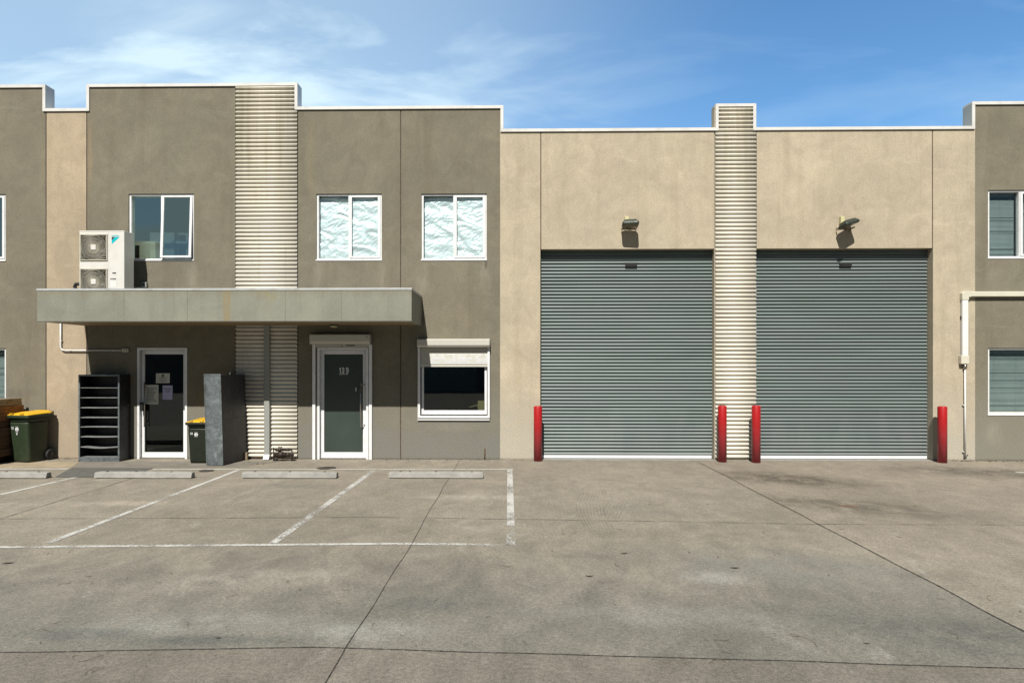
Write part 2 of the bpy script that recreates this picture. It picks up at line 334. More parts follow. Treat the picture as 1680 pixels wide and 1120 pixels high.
# red bollard paint, faded and scuffed toward the ground
m, nt, b = mat('red_bollard_paint'); t = NT(nt)
p = t.pos()
g = t.n('ShaderNodeSeparateXYZ'); t.l(p, g.inputs[0])
c = t.mix(t.rng(t.math('ADD', g.outputs['Z'], t.rng(t.noise(p, 9, 4), 0.3, 0.7, -0.12, 0.12)), 0.75, 0.1), (0.37, 0.008, 0.010), (0.36, 0.042, 0.055))
c = t.mix(t.math('MULTIPLY', t.rng(t.noise(p, 55, 5, 0.8), 0.66, 0.72), t.rng(g.outputs['Z'], 0.8, 0.1, 0.15, 0.8)), c, (0.5, 0.36, 0.33))
t.l(c, b.inputs['Base Color']); b.inputs['Roughness'].default_value = 0.42; t.bump(b, t.noise(p, 60, 3), 0.001, 0.4); M['red'] = m
# galvanised
m, nt, b = mat('galvanised_sheet'); t = NT(nt)
p = t.pos(obj=True)
vo = t.n('ShaderNodeTexVoronoi'); t.l(p, vo.inputs['Vector']); vo.inputs['Scale'].default_value = 60
sp = t.n('ShaderNodeSeparateColor'); t.l(vo.outputs['Color'], sp.inputs[0])
c = t.scale((0.135, 0.155, 0.162), t.rng(sp.outputs[0], 0, 1, 0.75, 1.25))
c = t.mix(t.rng(t.noise(p, 3.2, 6, 0.7, 0.8), 0.54, 0.68), c, (0.27, 0.31, 0.32))
c = t.mix(t.math('MULTIPLY', t.rng(t.noise(t.pos(loc=(5, 2, 1), obj=True), 4.5, 6, 0.72), 0.5, 0.68), 0.85), c, (0.06, 0.067, 0.07))
t.l(c, b.inputs['Base Color']); b.inputs['Metallic'].default_value = 0.35; b.inputs['Roughness'].default_value = 0.5; M['galv'] = m
m, nt, b = mat('dull_dark_sheet'); t = NT(nt)
p = t.pos(obj=True)
c = t.scale((0.045, 0.045, 0.047), t.rng(t.noise(p, 4, 6, 0.7, 0.5), 0.3, 0.7, 0.55, 1.5))
c = t.mix(t.math('MULTIPLY', t.rng(t.noise(p, 14, 5, 0.7), 0.62, 0.7), 0.6), c, (0.12, 0.12, 0.11))
t.l(c, b.inputs['Base Color']); b.inputs['Metallic'].default_value = 0.1; b.inputs['Roughness'].default_value = 0.6; M['galv_dark'] = m
# timber
def timber(name, a, bb):
    m, nt, b = mat(name); t = NT(nt)
    p = t.pos(scale=(6, 0.8, 9), obj=True)
    c = t.mix(t.noise(p, 5, 5, 0.65, 1.0), a, bb)
    c = t.mix(t.math('MULTIPLY', t.rng(t.noise(t.pos(obj=True), 7, 4), 0.58, 0.68), 0.6), c, (0.05, 0.035, 0.02))
    t.l(c, b.inputs['Base Color']); b.inputs['Roughness'].default_value = 0.85; t.bump(b, t.noise(p, 12, 4), 0.003, 0.5)
    return m
M['wood_brown'] = timber('brown_timber', (0.28, 0.13, 0.045), (0.13, 0.06, 0.025))
M['wood_grey'] = timber('grey_timber', (0.34, 0.28, 0.20), (0.17, 0.13, 0.09))
M['wood_shaded'] = timber('shaded_timber', (0.12, 0.06, 0.03), (0.05, 0.03, 0.018))  # brown timber with the shadow on the lower stack put into its colour
# wheel stop concrete
M['stop'] = plain('cast_concrete', (0.33, 0.32, 0.295), 0.9, var=0.16, vscale=7, bump=0.004, bscale=60, dirt=((0.24, 0.23, 0.21), 4, 0.5))
# painted line, worn through
def line_mat(name, lo, hi):
    m, nt, b = mat(name); t = NT(nt)
    out = [n for n in nt.nodes if n.type == 'OUTPUT_MATERIAL'][0]
    p = t.pos()
    b.inputs['Roughness'].default_value = 0.8
    t.l(t.scale((0.47, 0.46, 0.425), t.rng(t.noise(p, 8, 4), 0.3, 0.7, 0.85, 1.1)), b.inputs['Base Color'])
    w = t.math('ADD', t.math('MULTIPLY', t.noise(p, 38, 6, 0.75), 0.62), t.math('MULTIPLY', t.noise(t.pos(loc=(3, 8, 0)), 2.2, 4), 0.38))
    f = t.rng(w, lo, hi)
    tr = t.n('ShaderNodeBsdfTransparent'); mx = t.n('ShaderNodeMixShader')
    t.l(f, mx.inputs[0]); t.l(tr.outputs[0], mx.inputs[1]); t.l(b.outputs[0], mx.inputs[2]); t.l(mx.outputs[0], out.inputs[0])
    return m
M['line'] = line_mat('line_paint', 0.435, 0.50)
M['line_worn'] = line_mat('line_paint_worn', 0.50, 0.55)
M['line_solid'] = line_mat('line_paint_fresh', 0.38, 0.46)
m, nt, b = mat('tyre_rubber_smear'); t = NT(nt)
out = [n for n in nt.nodes if n.type == 'OUTPUT_MATERIAL'][0]
b.inputs['Base Color'].default_value = (0.13, 0.12, 0.10, 1); b.inputs['Roughness'].default_value = 0.9
tr = t.n('ShaderNodeBsdfTransparent'); mx = t.n('ShaderNodeMixShader')
t.l(t.rng(t.noise(t.pos(), 4, 5), 0.38, 0.7, 0.0, 0.28), mx.inputs[0]); t.l(tr.outputs[0], mx.inputs[1]); t.l(b.outputs[0], mx.inputs[2]); t.l(mx.outputs[0], out.inputs[0]); M['tyre_mark'] = m

def concrete(name, base, grey, greyamt, blobs=()):
    m, nt, b = mat(name); t = NT(nt)
    p = t.pos()
    ps = t.pos(scale=(1.05, 0.62, 1), rot=(0, 0, R(-32)))
    big = t.noise(ps, 0.35, 6, 0.62, 0.8); mid = t.noise(ps, 1.5, 7, 0.66, 1.0); sm = t.noise(p, 7, 6, 0.7, 0.6)
    gr = t.noise(p, 95, 4, 0.8); gr2 = t.noise(t.pos(loc=(7, 3, 0)), 33, 5, 0.75)
    c = t.scale(base, t.rng(big, 0.30, 0.70, 0.84, 1.14))
    c = t.scale(c, t.rng(mid, 0.30, 0.70, 0.87, 1.13))
    c = t.scale(c, t.rng(sm, 0.28, 0.72, 0.90, 1.10))
    g = t.n('ShaderNodeSeparateXYZ'); t.l(p, g.inputs[0])
    # grey water-washed band along the dished drain joint near the yard's middle
    band = t.rng(t.math('ADD', g.outputs['Y'], t.rng(mid, 0.25, 0.75, -0.9, 0.9)), -6.0, -7.7)
    c = t.mix(t.math('MULTIPLY', band, greyamt), c, t.scale(grey, t.rng(mid, 0.28, 0.72, 0.78, 1.22)))
    dk = t.rng(t.noise(t.pos(scale=(1.0, 0.8, 1), rot=(0, 0, R(-30)), loc=(11, 5, 0)), 1.1, 7, 0.7, 1.4), 0.55, 0.75)
    c = t.mix(t.math('MULTIPLY', dk, 0.42), c, (0.19, 0.175, 0.145))
    lt = t.rng(t.noise(t.pos(scale=(1.1, 0.7, 1), rot=(0, 0, R(-38)), loc=(31, 9, 0)), 1.3, 7, 0.72, 1.2), 0.60, 0.76)
    c = t.mix(t.math('MULTIPLY', lt, 0.5), c, (0.50, 0.475, 0.42))
    for (cx, cy, rx, ry, ang, col, amt, nsc) in blobs:
        bm_ = t.blob(cx, cy, rx, ry, ang)
        nn = t.rng(t.noise(t.pos(scale=(1, 0.9, 1), loc=(cx, cy, 0)), nsc, 8, 0.8, 0.6), 0.36, 0.56)
        c = t.mix(t.math('MULTIPLY', t.math('MULTIPLY', bm_, nn), amt), c, col)
    spk = t.math('MULTIPLY', t.rng(t.noise(t.pos(loc=(2, 2, 0)), 60, 2, 0.5), 0.70, 0.76), 0.6)
    c = t.mix(spk, c, (0.08, 0.07, 0.055))
    mm = t.noise(t.pos(scale=(1.0, 0.6, 1), rot=(0, 0, R(24)), loc=(3, 17, 0)), 4.0, 8, 0.78, 0.5)
    c = t.scale(c, t.rng(mm, 0.32, 0.68, 0.86, 1.14))
    c = t.scale(c, t.rng(gr, 0.32, 0.68, 0.54 * 0.81, 1.46 * 0.81))
    c = t.scale(c, t.rng(gr2, 0.32, 0.68, 0.70, 1.30))
    t.l(c, b.inputs['Base Color']); b.inputs['Roughness'].default_value = 0.93; b.inputs['Specular IOR Level'].default_value = 0.3
    t.bump(b, t.math('ADD', gr, gr2), 0.004, 0.7)
    return m
CON = (0.272, 0.241, 0.190); CGREY = (0.192, 0.180, 0.150)
def gb(px, py, rx, ry, ang, col, amt, ns):
    x, y = G(px, py); return (x, y, rx, ry, ang, col, amt, ns)
M['con_main'] = concrete('yard_concrete', CON, CGREY, 0.85, [
    gb(690, 800, 1.9, 0.5, 0, (0.22, 0.20, 0.165), 0.55, 2.5), gb(480, 796, 0.7, 0.4, 0, (0.15, 0.145, 0.13), 0.6, 4),
    gb(1290, 930, 1.8, 0.8, -0.3, (0.22, 0.22, 0.19), 0.6, 2.0), gb(1170, 948, 0.4, 0.3, 0, (0.40, 0.39, 0.34), 0.5, 5),
    gb(1040, 835, 0.7, 0.7, 0, (0.21, 0.195, 0.165), 0.5, 4), gb(200, 825, 1.1, 0.25, 0, (0.46, 0.40, 0.32), 0.6, 3),
    gb(760, 815, 1.0, 0.25, 0, (0.46, 0.42, 0.35), 0.5, 3), gb(1560, 1040, 1.3, 0.5, -0.4, (0.12, 0.12, 0.105), 0.8, 3), gb(330, 1022, 1.3, .3, .05, (.31, .30, .265), .6, 4), gb(600, 1035, .7, .25, .1, (.33, .32, .285), .7, 5), gb(350, 1050, .9, .12, .05, (.11, .115, .105), .7, 4), gb(700, 990, .5, .2, 0, (.12, .12, .11), .6, 4), gb(1100, 1010, 1.2, .3, -.1, (.30, .29, .25), .5, 4), gb(120, 1040, .6, .15, 0, (.12, .125, .115), .7, 4), gb(400, 950, 1.2, .35, .25, (.36, .33, .27), .7, 3)])
M['con_right'] = concrete('yard_concrete_right', (0.285, 0.248, 0.195), CGREY, 0.3, [
    gb(1290, 785, 1.9, 0.9, -0.5, (0.10, 0.085, 0.065), 0.95, 3.0), gb(1400, 830, 1.9, 0.75, -0.5, (0.12, 0.105, 0.08), 0.85, 3.0),
    gb(1390, 830, 0.2, 0.12, 0, (0.16, 0.08, 0.04), 0.9, 6), gb(1620, 775, 2.2, 0.8, -0.3, (0.11, 0.095, 0.075), 0.85, 3.0),
    gb(1600, 850, 1.2, 0.4, -0.2, (0.2, 0.17, 0.14), 0.5, 3.0)])
M['con_front'] = concrete('yard_concrete_front', (0.207, 0.183, 0.148), CGREY, 0.15)

# ------------------------------------------------------------------ mesh helpers
ORG = {}
class MB:
    def __init__(s): s.v = []; s.f = []; s.m = []; s.sm = []; s.cur = 0; s.smooth = False; s.marks = []
    def add(s, vs, fs, mt=None):
        o = len(s.v); s.marks.append((o, len(s.f))); s.v += [tuple(v) for v in vs]
        for f in fs: s.f.append([i + o for i in f]); s.m.append(s.cur if mt is None else mt); s.sm.append(s.smooth)
    def box(s, x0, x1, y0, y1, z0, z1, M4=None):
        if x0 > x1: x0, x1 = x1, x0
        if y0 > y1: y0, y1 = y1, y0
        if z0 > z1: z0, z1 = z1, z0
        vs = [Vector((x, y, z)) for z in (z0, z1) for y in (y0, y1) for x in (x0, x1)]
        if M4: vs = [M4 @ v for v in vs]
        s.add(vs, [(0, 2, 3, 1), (4, 5, 7, 6), (0, 1, 5, 4), (2, 6, 7, 3), (0, 4, 6, 2), (1, 3, 7, 5)]); return s
    def prism(s, prof, a0, a1, axis='x', M4=None):
        # prof: counter-clockwise 2D outline; axis x -> prof is (y,z); axis y -> (x,z); axis z -> (x,y)
        n = len(prof)
        def P(a, q):
            if axis == 'x': return Vector((a, q[0], q[1]))
            if axis == 'y': return Vector((q[0], a, q[1]))
            return Vector((q[0], q[1], a))
        vs = [P(a0, q) for q in prof] + [P(a1, q) for q in prof]
        if M4: vs = [M4 @ v for v in vs]
        fs = [[i, (i + 1) % n, n + (i + 1) % n, n + i] for i in range(n)]
        fs.append(list(range(n))[::-1]); fs.append([n + i for i in range(n)])
        if axis == 'y': fs = [f[::-1] for f in fs]
        s.add(vs, fs); return s
    def tube(s, path, r, n=10, cap=True):
        path = [Vector(p) for p in path]; rings = []
        up = Vector((0, 0, 1))
        for i, p in enumerate(path):
            a = path[max(0, i - 1)]; b = path[min(len(path) - 1, i + 1)]
            tdir = (b - a).normalized()
            ref = up if abs(tdir.dot(up)) < 0.95 else Vector((0, 1, 0))
            e1 = tdir.cross(ref).normalized(); e2 = tdir.cross(e1).normalized()
            rr = r[i] if isinstance(r, (list, tuple)) else r
            rings.append([p + (e1 * math.cos(2 * math.pi * k / n) + e2 * math.sin(2 * math.pi * k / n)) * rr for k in range(n)])
        vs = [v for ring in rings for v in ring]; fs = []
        for i in range(len(rings) - 1):
            for k in range(n):
                fs.append([i * n + k, (i + 1) * n + k, (i + 1) * n + (k + 1) % n, i * n + (k + 1) % n])
        sm = s.smooth; s.smooth = True; s.add(vs, fs); s.smooth = sm
        if cap:
            o = len(s.v) - len(vs)
            s.f.append([o + k for k in range(n)]); s.m.append(s.cur); s.sm.append(False)
            s.f.append([o + (len(rings) - 1) * n + k for k in range(n)][::-1]); s.m.append(s.cur); s.sm.append(False)
        return s
    def loft(s, rings, cap0=True, cap1=True, smooth=True):
        n = len(rings[0]); vs = [v for r in rings for v in r]; fs = []
        for i in range(len(rings) - 1):
            for k in range(n):
                fs.append([i * n + k, i * n + (k + 1) % n, (i + 1) * n + (k + 1) % n, (i + 1) * n + k])
        o = len(s.v); sm = s.smooth; s.smooth = smooth; s.add(vs, fs); s.smooth = sm
        if cap0: s.f.append([o + k for k in range(n)][::-1]); s.m.append(s.cur); s.sm.append(False)
        if cap1: s.f.append([o + (len(rings) - 1) * n + k for k in range(n)]); s.m.append(s.cur); s.sm.append(False)
        return s
    def pieces(s, name, mats, parent=None, bevel=0.0, seg=2):
        mk = s.marks + [(len(s.v), len(s.f))]; out = []
        for (v0, f0), (v1, f1) in zip(mk[:-1], mk[1:]):
            q = MB(); q.v = s.v[v0:v1]; q.f = [[i - v0 for i in f] for f in s.f[f0:f1]]; q.m = s.m[f0:f1]; q.sm = s.sm[f0:f1]
            out.append(q.build(name, mats, parent, bevel, seg))
        return out
    def build(s, name, mats, parent=None, bevel=0.0, seg=2, label=None):
        org = Vector(ORG.get(parent.name, (0, 0, 0))) if parent else Vector((0, 0, 0))
        me = bpy.data.meshes.new(name)
        me.from_pydata([tuple(Vector(v) - org) for v in s.v], [], s.f)
        if not isinstance(mats, (list, tuple)): mats = [mats]
        for q in mats: me.materials.append(M[q] if isinstance(q, str) else q)
        for i, p in enumerate(me.polygons): p.material_index = s.m[i]; p.use_smooth = s.sm[i]
        bm = bmesh.new(); bm.from_mesh(me); bmesh.ops.recalc_face_normals(bm, faces=bm.faces); bm.to_mesh(me); bm.free()
        me.update()
        o = bpy.data.objects.new(name, me); C.objects.link(o)
        if parent: o.parent = parent; ORG[o.name] = tuple(org)
        if bevel:
            md = o.modifiers.new('bevel', 'BEVEL'); md.width = bevel; md.segments = seg; md.limit_method = 'ANGLE'; md.angle_limit = R(40)
        if label: o['label'] = label
        return o

def tag(o, label=None, cat=None, group=None, kind=None):
    if label: o['label'] = label
    if cat: o['category'] = cat
    if group: o['group'] = group
    if kind: o['kind'] = kind
    return o
def thing(name, label, cat, loc=(0, 0, 0), group=None, rz=0.0):
    o = bpy.data.objects.new(name, None); o.empty_display_size = 0.2; C.objects.link(o)
    o.location = loc; o.rotation_euler = (0, 0, rz); ORG[o.name] = tuple(loc)
    return tag(o, label, cat, group)
def copy_tree(o, parent=None):
    c = o.copy(); C.objects.link(c)
    if parent: c.parent = parent
    for ch in [q for q in bpy.data.objects if q.parent == o]: copy_tree(ch, c)
    return c
def text(s, size, x, y, z, mname, parent, name='lettering', ext=0.0008, offset=0.0, sx=1.0, align='LEFT', bold=0.0):
    cu = bpy.data.curves.new(name, 'FONT'); cu.body = s; cu.size = size; cu.extrude = ext; cu.align_x = align; cu.offset = bold
    t_ = bpy.data.objects.new('tmp', cu); C.objects.link(t_)
    bpy.context.view_layer.update()
    me = bpy.data.meshes.new_from_object(t_.evaluated_get(bpy.context.evaluated_depsgraph_get()))
    bpy.data.objects.remove(t_)
    org = Vector(ORG.get(parent.name, (0, 0, 0)))
    me.transform(Matrix.Translation(Vector((x, y, z)) - org) @ Matrix.Rotation(R(90), 4, 'X') @ Matrix.Diagonal((sx, 1, 1, 1)))
    me.materials.clear(); me.materials.append(M[mname])
    o = bpy.data.objects.new(name, me); C.objects.link(o); o.parent = parent
    return o

# panel with rectangular openings, front face at y0, back at y1
def wall_panel(mb, x0, x1, z0, z1, holes, y0=0.0, y1=0.18):
    xs = sorted({x0, x1, *[h[0] for h in holes if x0 < h[0] < x1], *[h[1] for h in holes if x0 < h[1] < x1]})
    zs = sorted({z0, z1, *[h[2] for h in holes if z0 < h[2] < z1], *[h[3] for h in holes if z0 < h[3] < z1]})
    nx, nz = len(xs) - 1, len(zs) - 1
    def solid(i, j):
        if i < 0 or j < 0 or i >= nx or j >= nz: return False
        cx, cz = (xs[i] + xs[i + 1]) / 2, (zs[j] + zs[j + 1]) / 2
        return not any(h[0] < cx < h[1] and h[2] < cz < h[3] for h in holes)
    idx = {}
    def V(i, j, k):
        if (i, j, k) not in idx:
            idx[(i, j, k)] = len(mb.v); mb.v.append((xs[i], (y0, y1)[k], zs[j]))
        return idx[(i, j, k)]
    def Fc(*q): mb.f.append(list(q)); mb.m.append(mb.cur); mb.sm.append(False)
    for i in range(nx):
        for j in range(nz):
            if not solid(i, j): continue
            Fc(V(i, j, 0), V(i + 1, j, 0), V(i + 1, j + 1, 0), V(i, j + 1, 0))
            Fc(V(i, j, 1), V(i, j + 1, 1), V(i + 1, j + 1, 1), V(i + 1, j, 1))
            if not solid(i - 1, j): Fc(V(i, j, 0), V(i, j + 1, 0), V(i, j + 1, 1), V(i, j, 1))
            if not solid(i + 1, j): Fc(V(i + 1, j, 0), V(i + 1, j, 1), V(i + 1, j + 1, 1), V(i + 1, j + 1, 0))
            if not solid(i, j - 1): Fc(V(i, j, 0), V(i, j, 1), V(i + 1, j, 1), V(i + 1, j, 0))
            if not solid(i, j + 1): Fc(V(i, j + 1, 0), V(i + 1, j + 1, 0), V(i + 1, j + 1, 1), V(i, j + 1, 1))
    return mb

# ------------------------------------------------------------------ ground
def line_isect(p, q, r, s):
    p, q, r, s = map(Vector, (p, q, r, s)); d1 = q - p; d2 = s - r
    k = ((r.x - p.x) * d2.y - (r.y - p.y) * d2.x) / (d1.x * d2.y - d1.y * d2.x)
    return p + d1 * k
jA, jB, jC = G(0, 1070), G(520, 1061.5), G(1680, 1096)
j1a, j1b = G(1145, 757), G(1680, 1035)
def ext(p, q, L): v = Vector(q) - Vector(p); return tuple(Vector(q) + v.normalized() * L)
jL = ext(jB, jA, 60); jR = ext(jB, jC, 60); j1t = ext(j1b, j1a, 60)
jx = line_isect(j1a, j1b, jB, jC)
gm = MB()
def gpoly(pts, mt): gm.add([(p[0], p[1], 0) for p in pts], [list(range(len(pts)))], mt)
gpoly([jL, jB, jx, j1t, (-140, 140)][::1], 0)
gpoly([jx, jR, (140, 140), j1t], 1)
gpoly([jL, (-160, -160), (160, -160), jR, jx, jB], 2)
ground = gm.build('ground', ['con_main', 'con_right', 'con_front']); tag(ground, 'worn grey brown concrete yard with sawn joints', kind='structure')

def ribbon(name, pts, w, mname, z=0.004, kind='structure', wob=0.0, jag=0.0, step=0.12, label=None):
    mb = MB(); P = []
    for a, b in zip(pts[:-1], pts[1:]):
        a, b = Vector(a), Vector(b); n = max(1, int((b - a).length / step))
        for i in range(n): P.append(a.lerp(b, i / n))
    P.append(Vector(pts[-1]))
    vs = []; 
    for i, p in enumerate(P):
        a = P[max(0, i - 1)]; b = P[min(len(P) - 1, i + 1)]; d = (b - a).normalized(); nn = Vector((-d.y, d.x))
        off = (mnoise.noise(Vector((p.x * 1.3, p.y * 1.3, 3))) * wob)
        ww = w * (1 + jag * random.uniform(-1, 1))
        for sgn in (-1, 1):
            q = p + nn * (off + sgn * ww / 2); vs.append((q.x, q.y, z))
    mb.add(vs, [[2 * i, 2 * i + 1, 2 * i + 3, 2 * i + 2] for i in range(len(P) - 1)])
    o = mb.build(name, mname); tag(o, label, kind=kind); return o
ribbon('slab_joint', [ext(j1b, j1a, 0.0), ext(j1a, j1b, 3.0)], 0.012, 'floor_joint', wob=0.02, jag=0.5, step=0.02, label='long slanting joint across the right of the yard')
ribbon('slab_joint', [ext(jB, jA, 1.0), jB, ext(jB, jC, 1.0)], 0.008, 'floor_joint', wob=0.02, jag=0.5, step=0.015, label='dark joint across the foot of the yard')
ribbon('slab_joint', [G(754, 755), G(705, 838), G(675, 893), G(567, 1063), G(533, 1120), ext(G(567, 1063), G(533, 1120), 2)], 0.006, 'floor_joint', wob=0.015, jag=0.5, step=0.02, label='joint running from the wall past the last wheel stop')
ribbon('slab_joint', [G(-200, 852), G(640, 848.5), G(1190, 857), G(1340, 859.8), G(1900, 861.5)], 0.007, 'floor_joint', wob=0.015, jag=0.7, label='faint joint crossing the parking bays')
ribbon('slab_joint', [G(216, 785), G(-60, 870)], 0.008, 'floor_joint', wob=0.02, jag=0.5, label='joint crossing the left parking bay')
for pts, w, mm in [([G(0, 811.5), G(124, 783)], 0.075, 'line_solid'), ([G(391, 771), G(300, 806)], 0.075, 'line_solid'), ([G(300, 806), G(78, 891)], 0.075, 'line'),
                   ([G(614, 771), G(448, 891)], 0.085, 'line'), ([G(836.5, 771), G(838, 862)], 0.085, 'line'), ([G(838, 862.4), G(838.5, 895)], 0.09, 'line_worn')]:
    ribbon('parking_line', pts, w, mm, label='worn white painted bay line')
ribbon('parking_line', [G(-40, 769.5), G(113, 769)], 0.10, 'line_solid', label='white line behind the wheel stops')
ribbon('parking_line', [G(250, 769.8), G(841.5, 769.8)], 0.075, 'line_solid', label='white line behind the wheel stops')
ribbon('parking_line', [G(-60, 898), G(640, 892), G(765, 893)], 0.07, 'line', label='white line closing the parking bays')
ribbon('parking_line', [G(766, 893), G(840, 894.5)], 0.07, 'line_worn', label='worn white line closing the last bay')
ribbon('parking_line', [G(1666, 774.5), G(1800, 783)], 0.10, 'line_solid', label='end of a white line at the right')
# patches by the left door
def sheet(name, px, mname, z, label):
    mb = MB(); pts = [G(*p) for p in px]; mb.add([(x, y, z) for x, y in pts], [list(range(len(pts)))])
    return tag(mb.build(name, mname), label, kind='structure')
sheet('apron_patch', [(131, 757.5), (345, 757), (470, 756), (440, 759), (395, 765.5), (250, 767.5), (117, 767.8)], 'apron', 0.003, 'grey trowelled apron in front of the left door')
sheet('asphalt_patch', [(116, 768.3), (252, 768), (228, 776), (156, 783.3), (90, 782.5)], 'asphalt', 0.006, 'dark patch beside the wheel stop')
sheet('screed_strip', [(-60, 757), (130, 757.2), (116, 768), (-60, 768.3)], 'tan_slab', 0.0025, 'tan screed strip beside the wall')
# tyre scuffs
for k in range(9):
    o = 5.5 * k
    ribbon('tyre_scuff', [G(986 - 9 + o * .8, 785), G(955 + o * .9, 803), G(945 + o, 825), G(948 + o, 845), G(962 + o, 868), G(985 + o, 885)], 0.014, 'tyre_mark', 0.0035, jag=0.2, step=0.03, label='faint curved tyre scuff')
for k in range(6):
    o = 6 * k
    ribbon('tyre_scuff', [G(1005 + o, 815), G(995 + o, 828), G(985 + o, 850)], 0.012, 'tyre_mark', 0.0035, jag=0.2, step=0.03, label='faint curved tyre scuff')

# ------------------------------------------------------------------ wall heights
ZTA = Zh(100, 137.6, -0.025); ZTA = (Zh(74, 138.6, -0.025) + Zh(141, 137.3, -0.025) + Zh(488, 136.6, -0.025)) / 3
ZTB = (Zh(100, 176.4, -0.025) + Zh(490, 175, -0.025) + Zh(825, 174.2, -0.025)) / 3
ZTC = (Zh(826, 212, -0.025) + Zh(1174, 209.6, -0.025) + Zh(1595, 205.8, -0.025)) / 3
ZBX = Zh(1207, 170, -0.025); ZTD = Zh(1600, 166.7, -0.025)
CF = 0.054
def coping(parent, path, names='coping', mname='coping'):
    # path: outline points (x,z) of the wall top, left to right; each leg is its own folded length with mitred ends
    n = len(path)
    dirs = [(Vector(path[i + 1]) - Vector(path[i])).normalized() for i in range(n - 1)]
    def inner(i):
        p = Vector(path[i]); ds = []
        if i > 0: ds.append(dirs[i - 1])
        if i < n - 1: ds.append(dirs[i])
        off = Vector((0, 0))
        for d in ds:
            nn = Vector((d.y, -d.x))   # right-hand side = below / inside
            if abs(nn.dot(off)) < 1e-6 or off.length == 0: off += nn * CF if off.length == 0 or abs(off.dot(nn)) < 1e-6 else Vector((0, 0))
        return p + off
    mb = MB()
    for i in range(n - 1):
        a, b = Vector(path[i]), Vector(path[i + 1]); ia, ib = inner(i), inner(i + 1)
        d = dirs[i] * 0.0012
        q = [a + d, b - d, ib - d, ia + d]
        mb.prism([(p.x, p.y) for p in q][::-1], -0.026, 0.235, 'y')
    return mb.build(names, mname, parent)

def solid_building(parent, x0, x1, ztop, name='rear_wall'):
    mb = MB(); mb.box(x0, x1, 6.0, 6.2, 0, ztop - 0.4); mb.box(x0, x1, 0.235, 6.0, ztop - 0.7, ztop - 0.5)
    return mb.build(name, 'interior', parent)

units = {}
def unit(key, label, px):
    units[key] = thing('warehouse_unit', label, 'building', (X(px), 0, 0)); return units[key]
uA = unit('A', 'far left grey unit cut off by the frame, behind the timber pallets', 0)
uB = unit('B', 'two storey grey office unit with the long canopy and two glass doors', 390)
uC = unit('C', 'beige workshop unit with the two big roller doors', 1207)
uD = unit('D', 'far right grey unit with blinds in its windows, cut off by the frame', 1640)

def hole(px0, px1, py0, py1=None):
    a, b = X(px0), X(px1); t_ = Zh((px0 + px1) / 2, py0)
    return (a, b, -1.0 if py1 is None else Zh((px0 + px1) / 2, py1), t_)
g_ = 0.009
hW1 = hole(211, 318, 317.8, 427.6); hW2 = hole(519, 626.3, 317.8, 427.4); hW3 = hole(691.3, 798.6, 317.6, 427.2)
hD1 = hole(225.3, 307.6, 570.3); hD2 = hole(520.5, 604.8, 570); hS = hole(688.5, 801.5, 571, 684)
hA1 = hole(-97, 9.2, 318.5, 428.4); hA2 = hole(-120, 9.6, 571, 681)
hR1 = hole(1621, 1728, 311.5, 424); hR2 = hole(1621, 1728, 570.5, 681)
XL, XR = X(-150), X(1830)
def panel(u, px0, px1, ztop, mname, holes=(), z0=-0.06, name='wall_panel', y1=0.2, x0=None, x1=None):
    a = X(px0) + g_ if x0 is None else x0; b = X(px1) - g_ if x1 is None else x1
    return wall_panel(MB(), a, b, z0, ztop - 0.012, list(holes), 0.0, y1).build(name, mname, u)
def seal(u, px, ztop, z0=0.0, w=0.012):
    mb = MB(); x = X(px); mb.box(x - g_ + 0.0005, x + g_ - 0.0005, 0.012, 0.10, z0, ztop - 0.03); return mb.build('joint_sealant', 'dark_joint', u)
# unit A
wall_panel(MB(), XL, X(75.7) - g_, -0.06, ZTA - 0.012, [hA1, hA2], 0, 0.2).build('wall_panel', 'grey_left', uA)
seal(uA, 75.7, ZTB)
coping(uA, [(XL, ZTA), (X(74.3, -.025), ZTA)])
MB().box(X(74.3, -.025) - 0.003, X(74.3, -.025) - 0.001, -0.02, 0.23, ZTB, ZTA - 0.06).build('end_flashing', 'coping_grey', uA)
# unit B
panel(uB, 75.7, 142.3, ZTB, 'beige_strip'); seal(uB, 142.3, ZTB)
panel(uB, 142.3, 387, ZTA, 'grey', [hW1, hD1])
panel(uB, 488.2, 657.3, ZTB, 'grey', [hW2, hD2]); seal(uB, 657.3, ZTB)
panel(uB, 657.3, 820.4, ZTB, 'grey', [hW3, hS], x1=X(820.4) - .0004)
MB().box(X(387) + .001, X(488.2) - .001, 0.014, 0.2, -0.06, ZTA - 0.02).build('backing_wall', 'dark_joint', uB)
xa, xb, xc, xd = X(69.5, -.025), X(141.4, -.025), X(487.9, -.025), X(825.9, -.025)
coping(uB, [(X(74.3, -.025), ZTA - CF - .001), (X(74.3, -.025), ZTB), (xb, ZTB), (xb, ZTA), (xc, ZTA), (xc, ZTB), (xd, ZTB)])
MB().box(X(820.4) - g_ - .002, xd - .012, 0.001, 0.2, ZTC - .12, ZTB - .03).build('parapet_return', 'grey', uB)
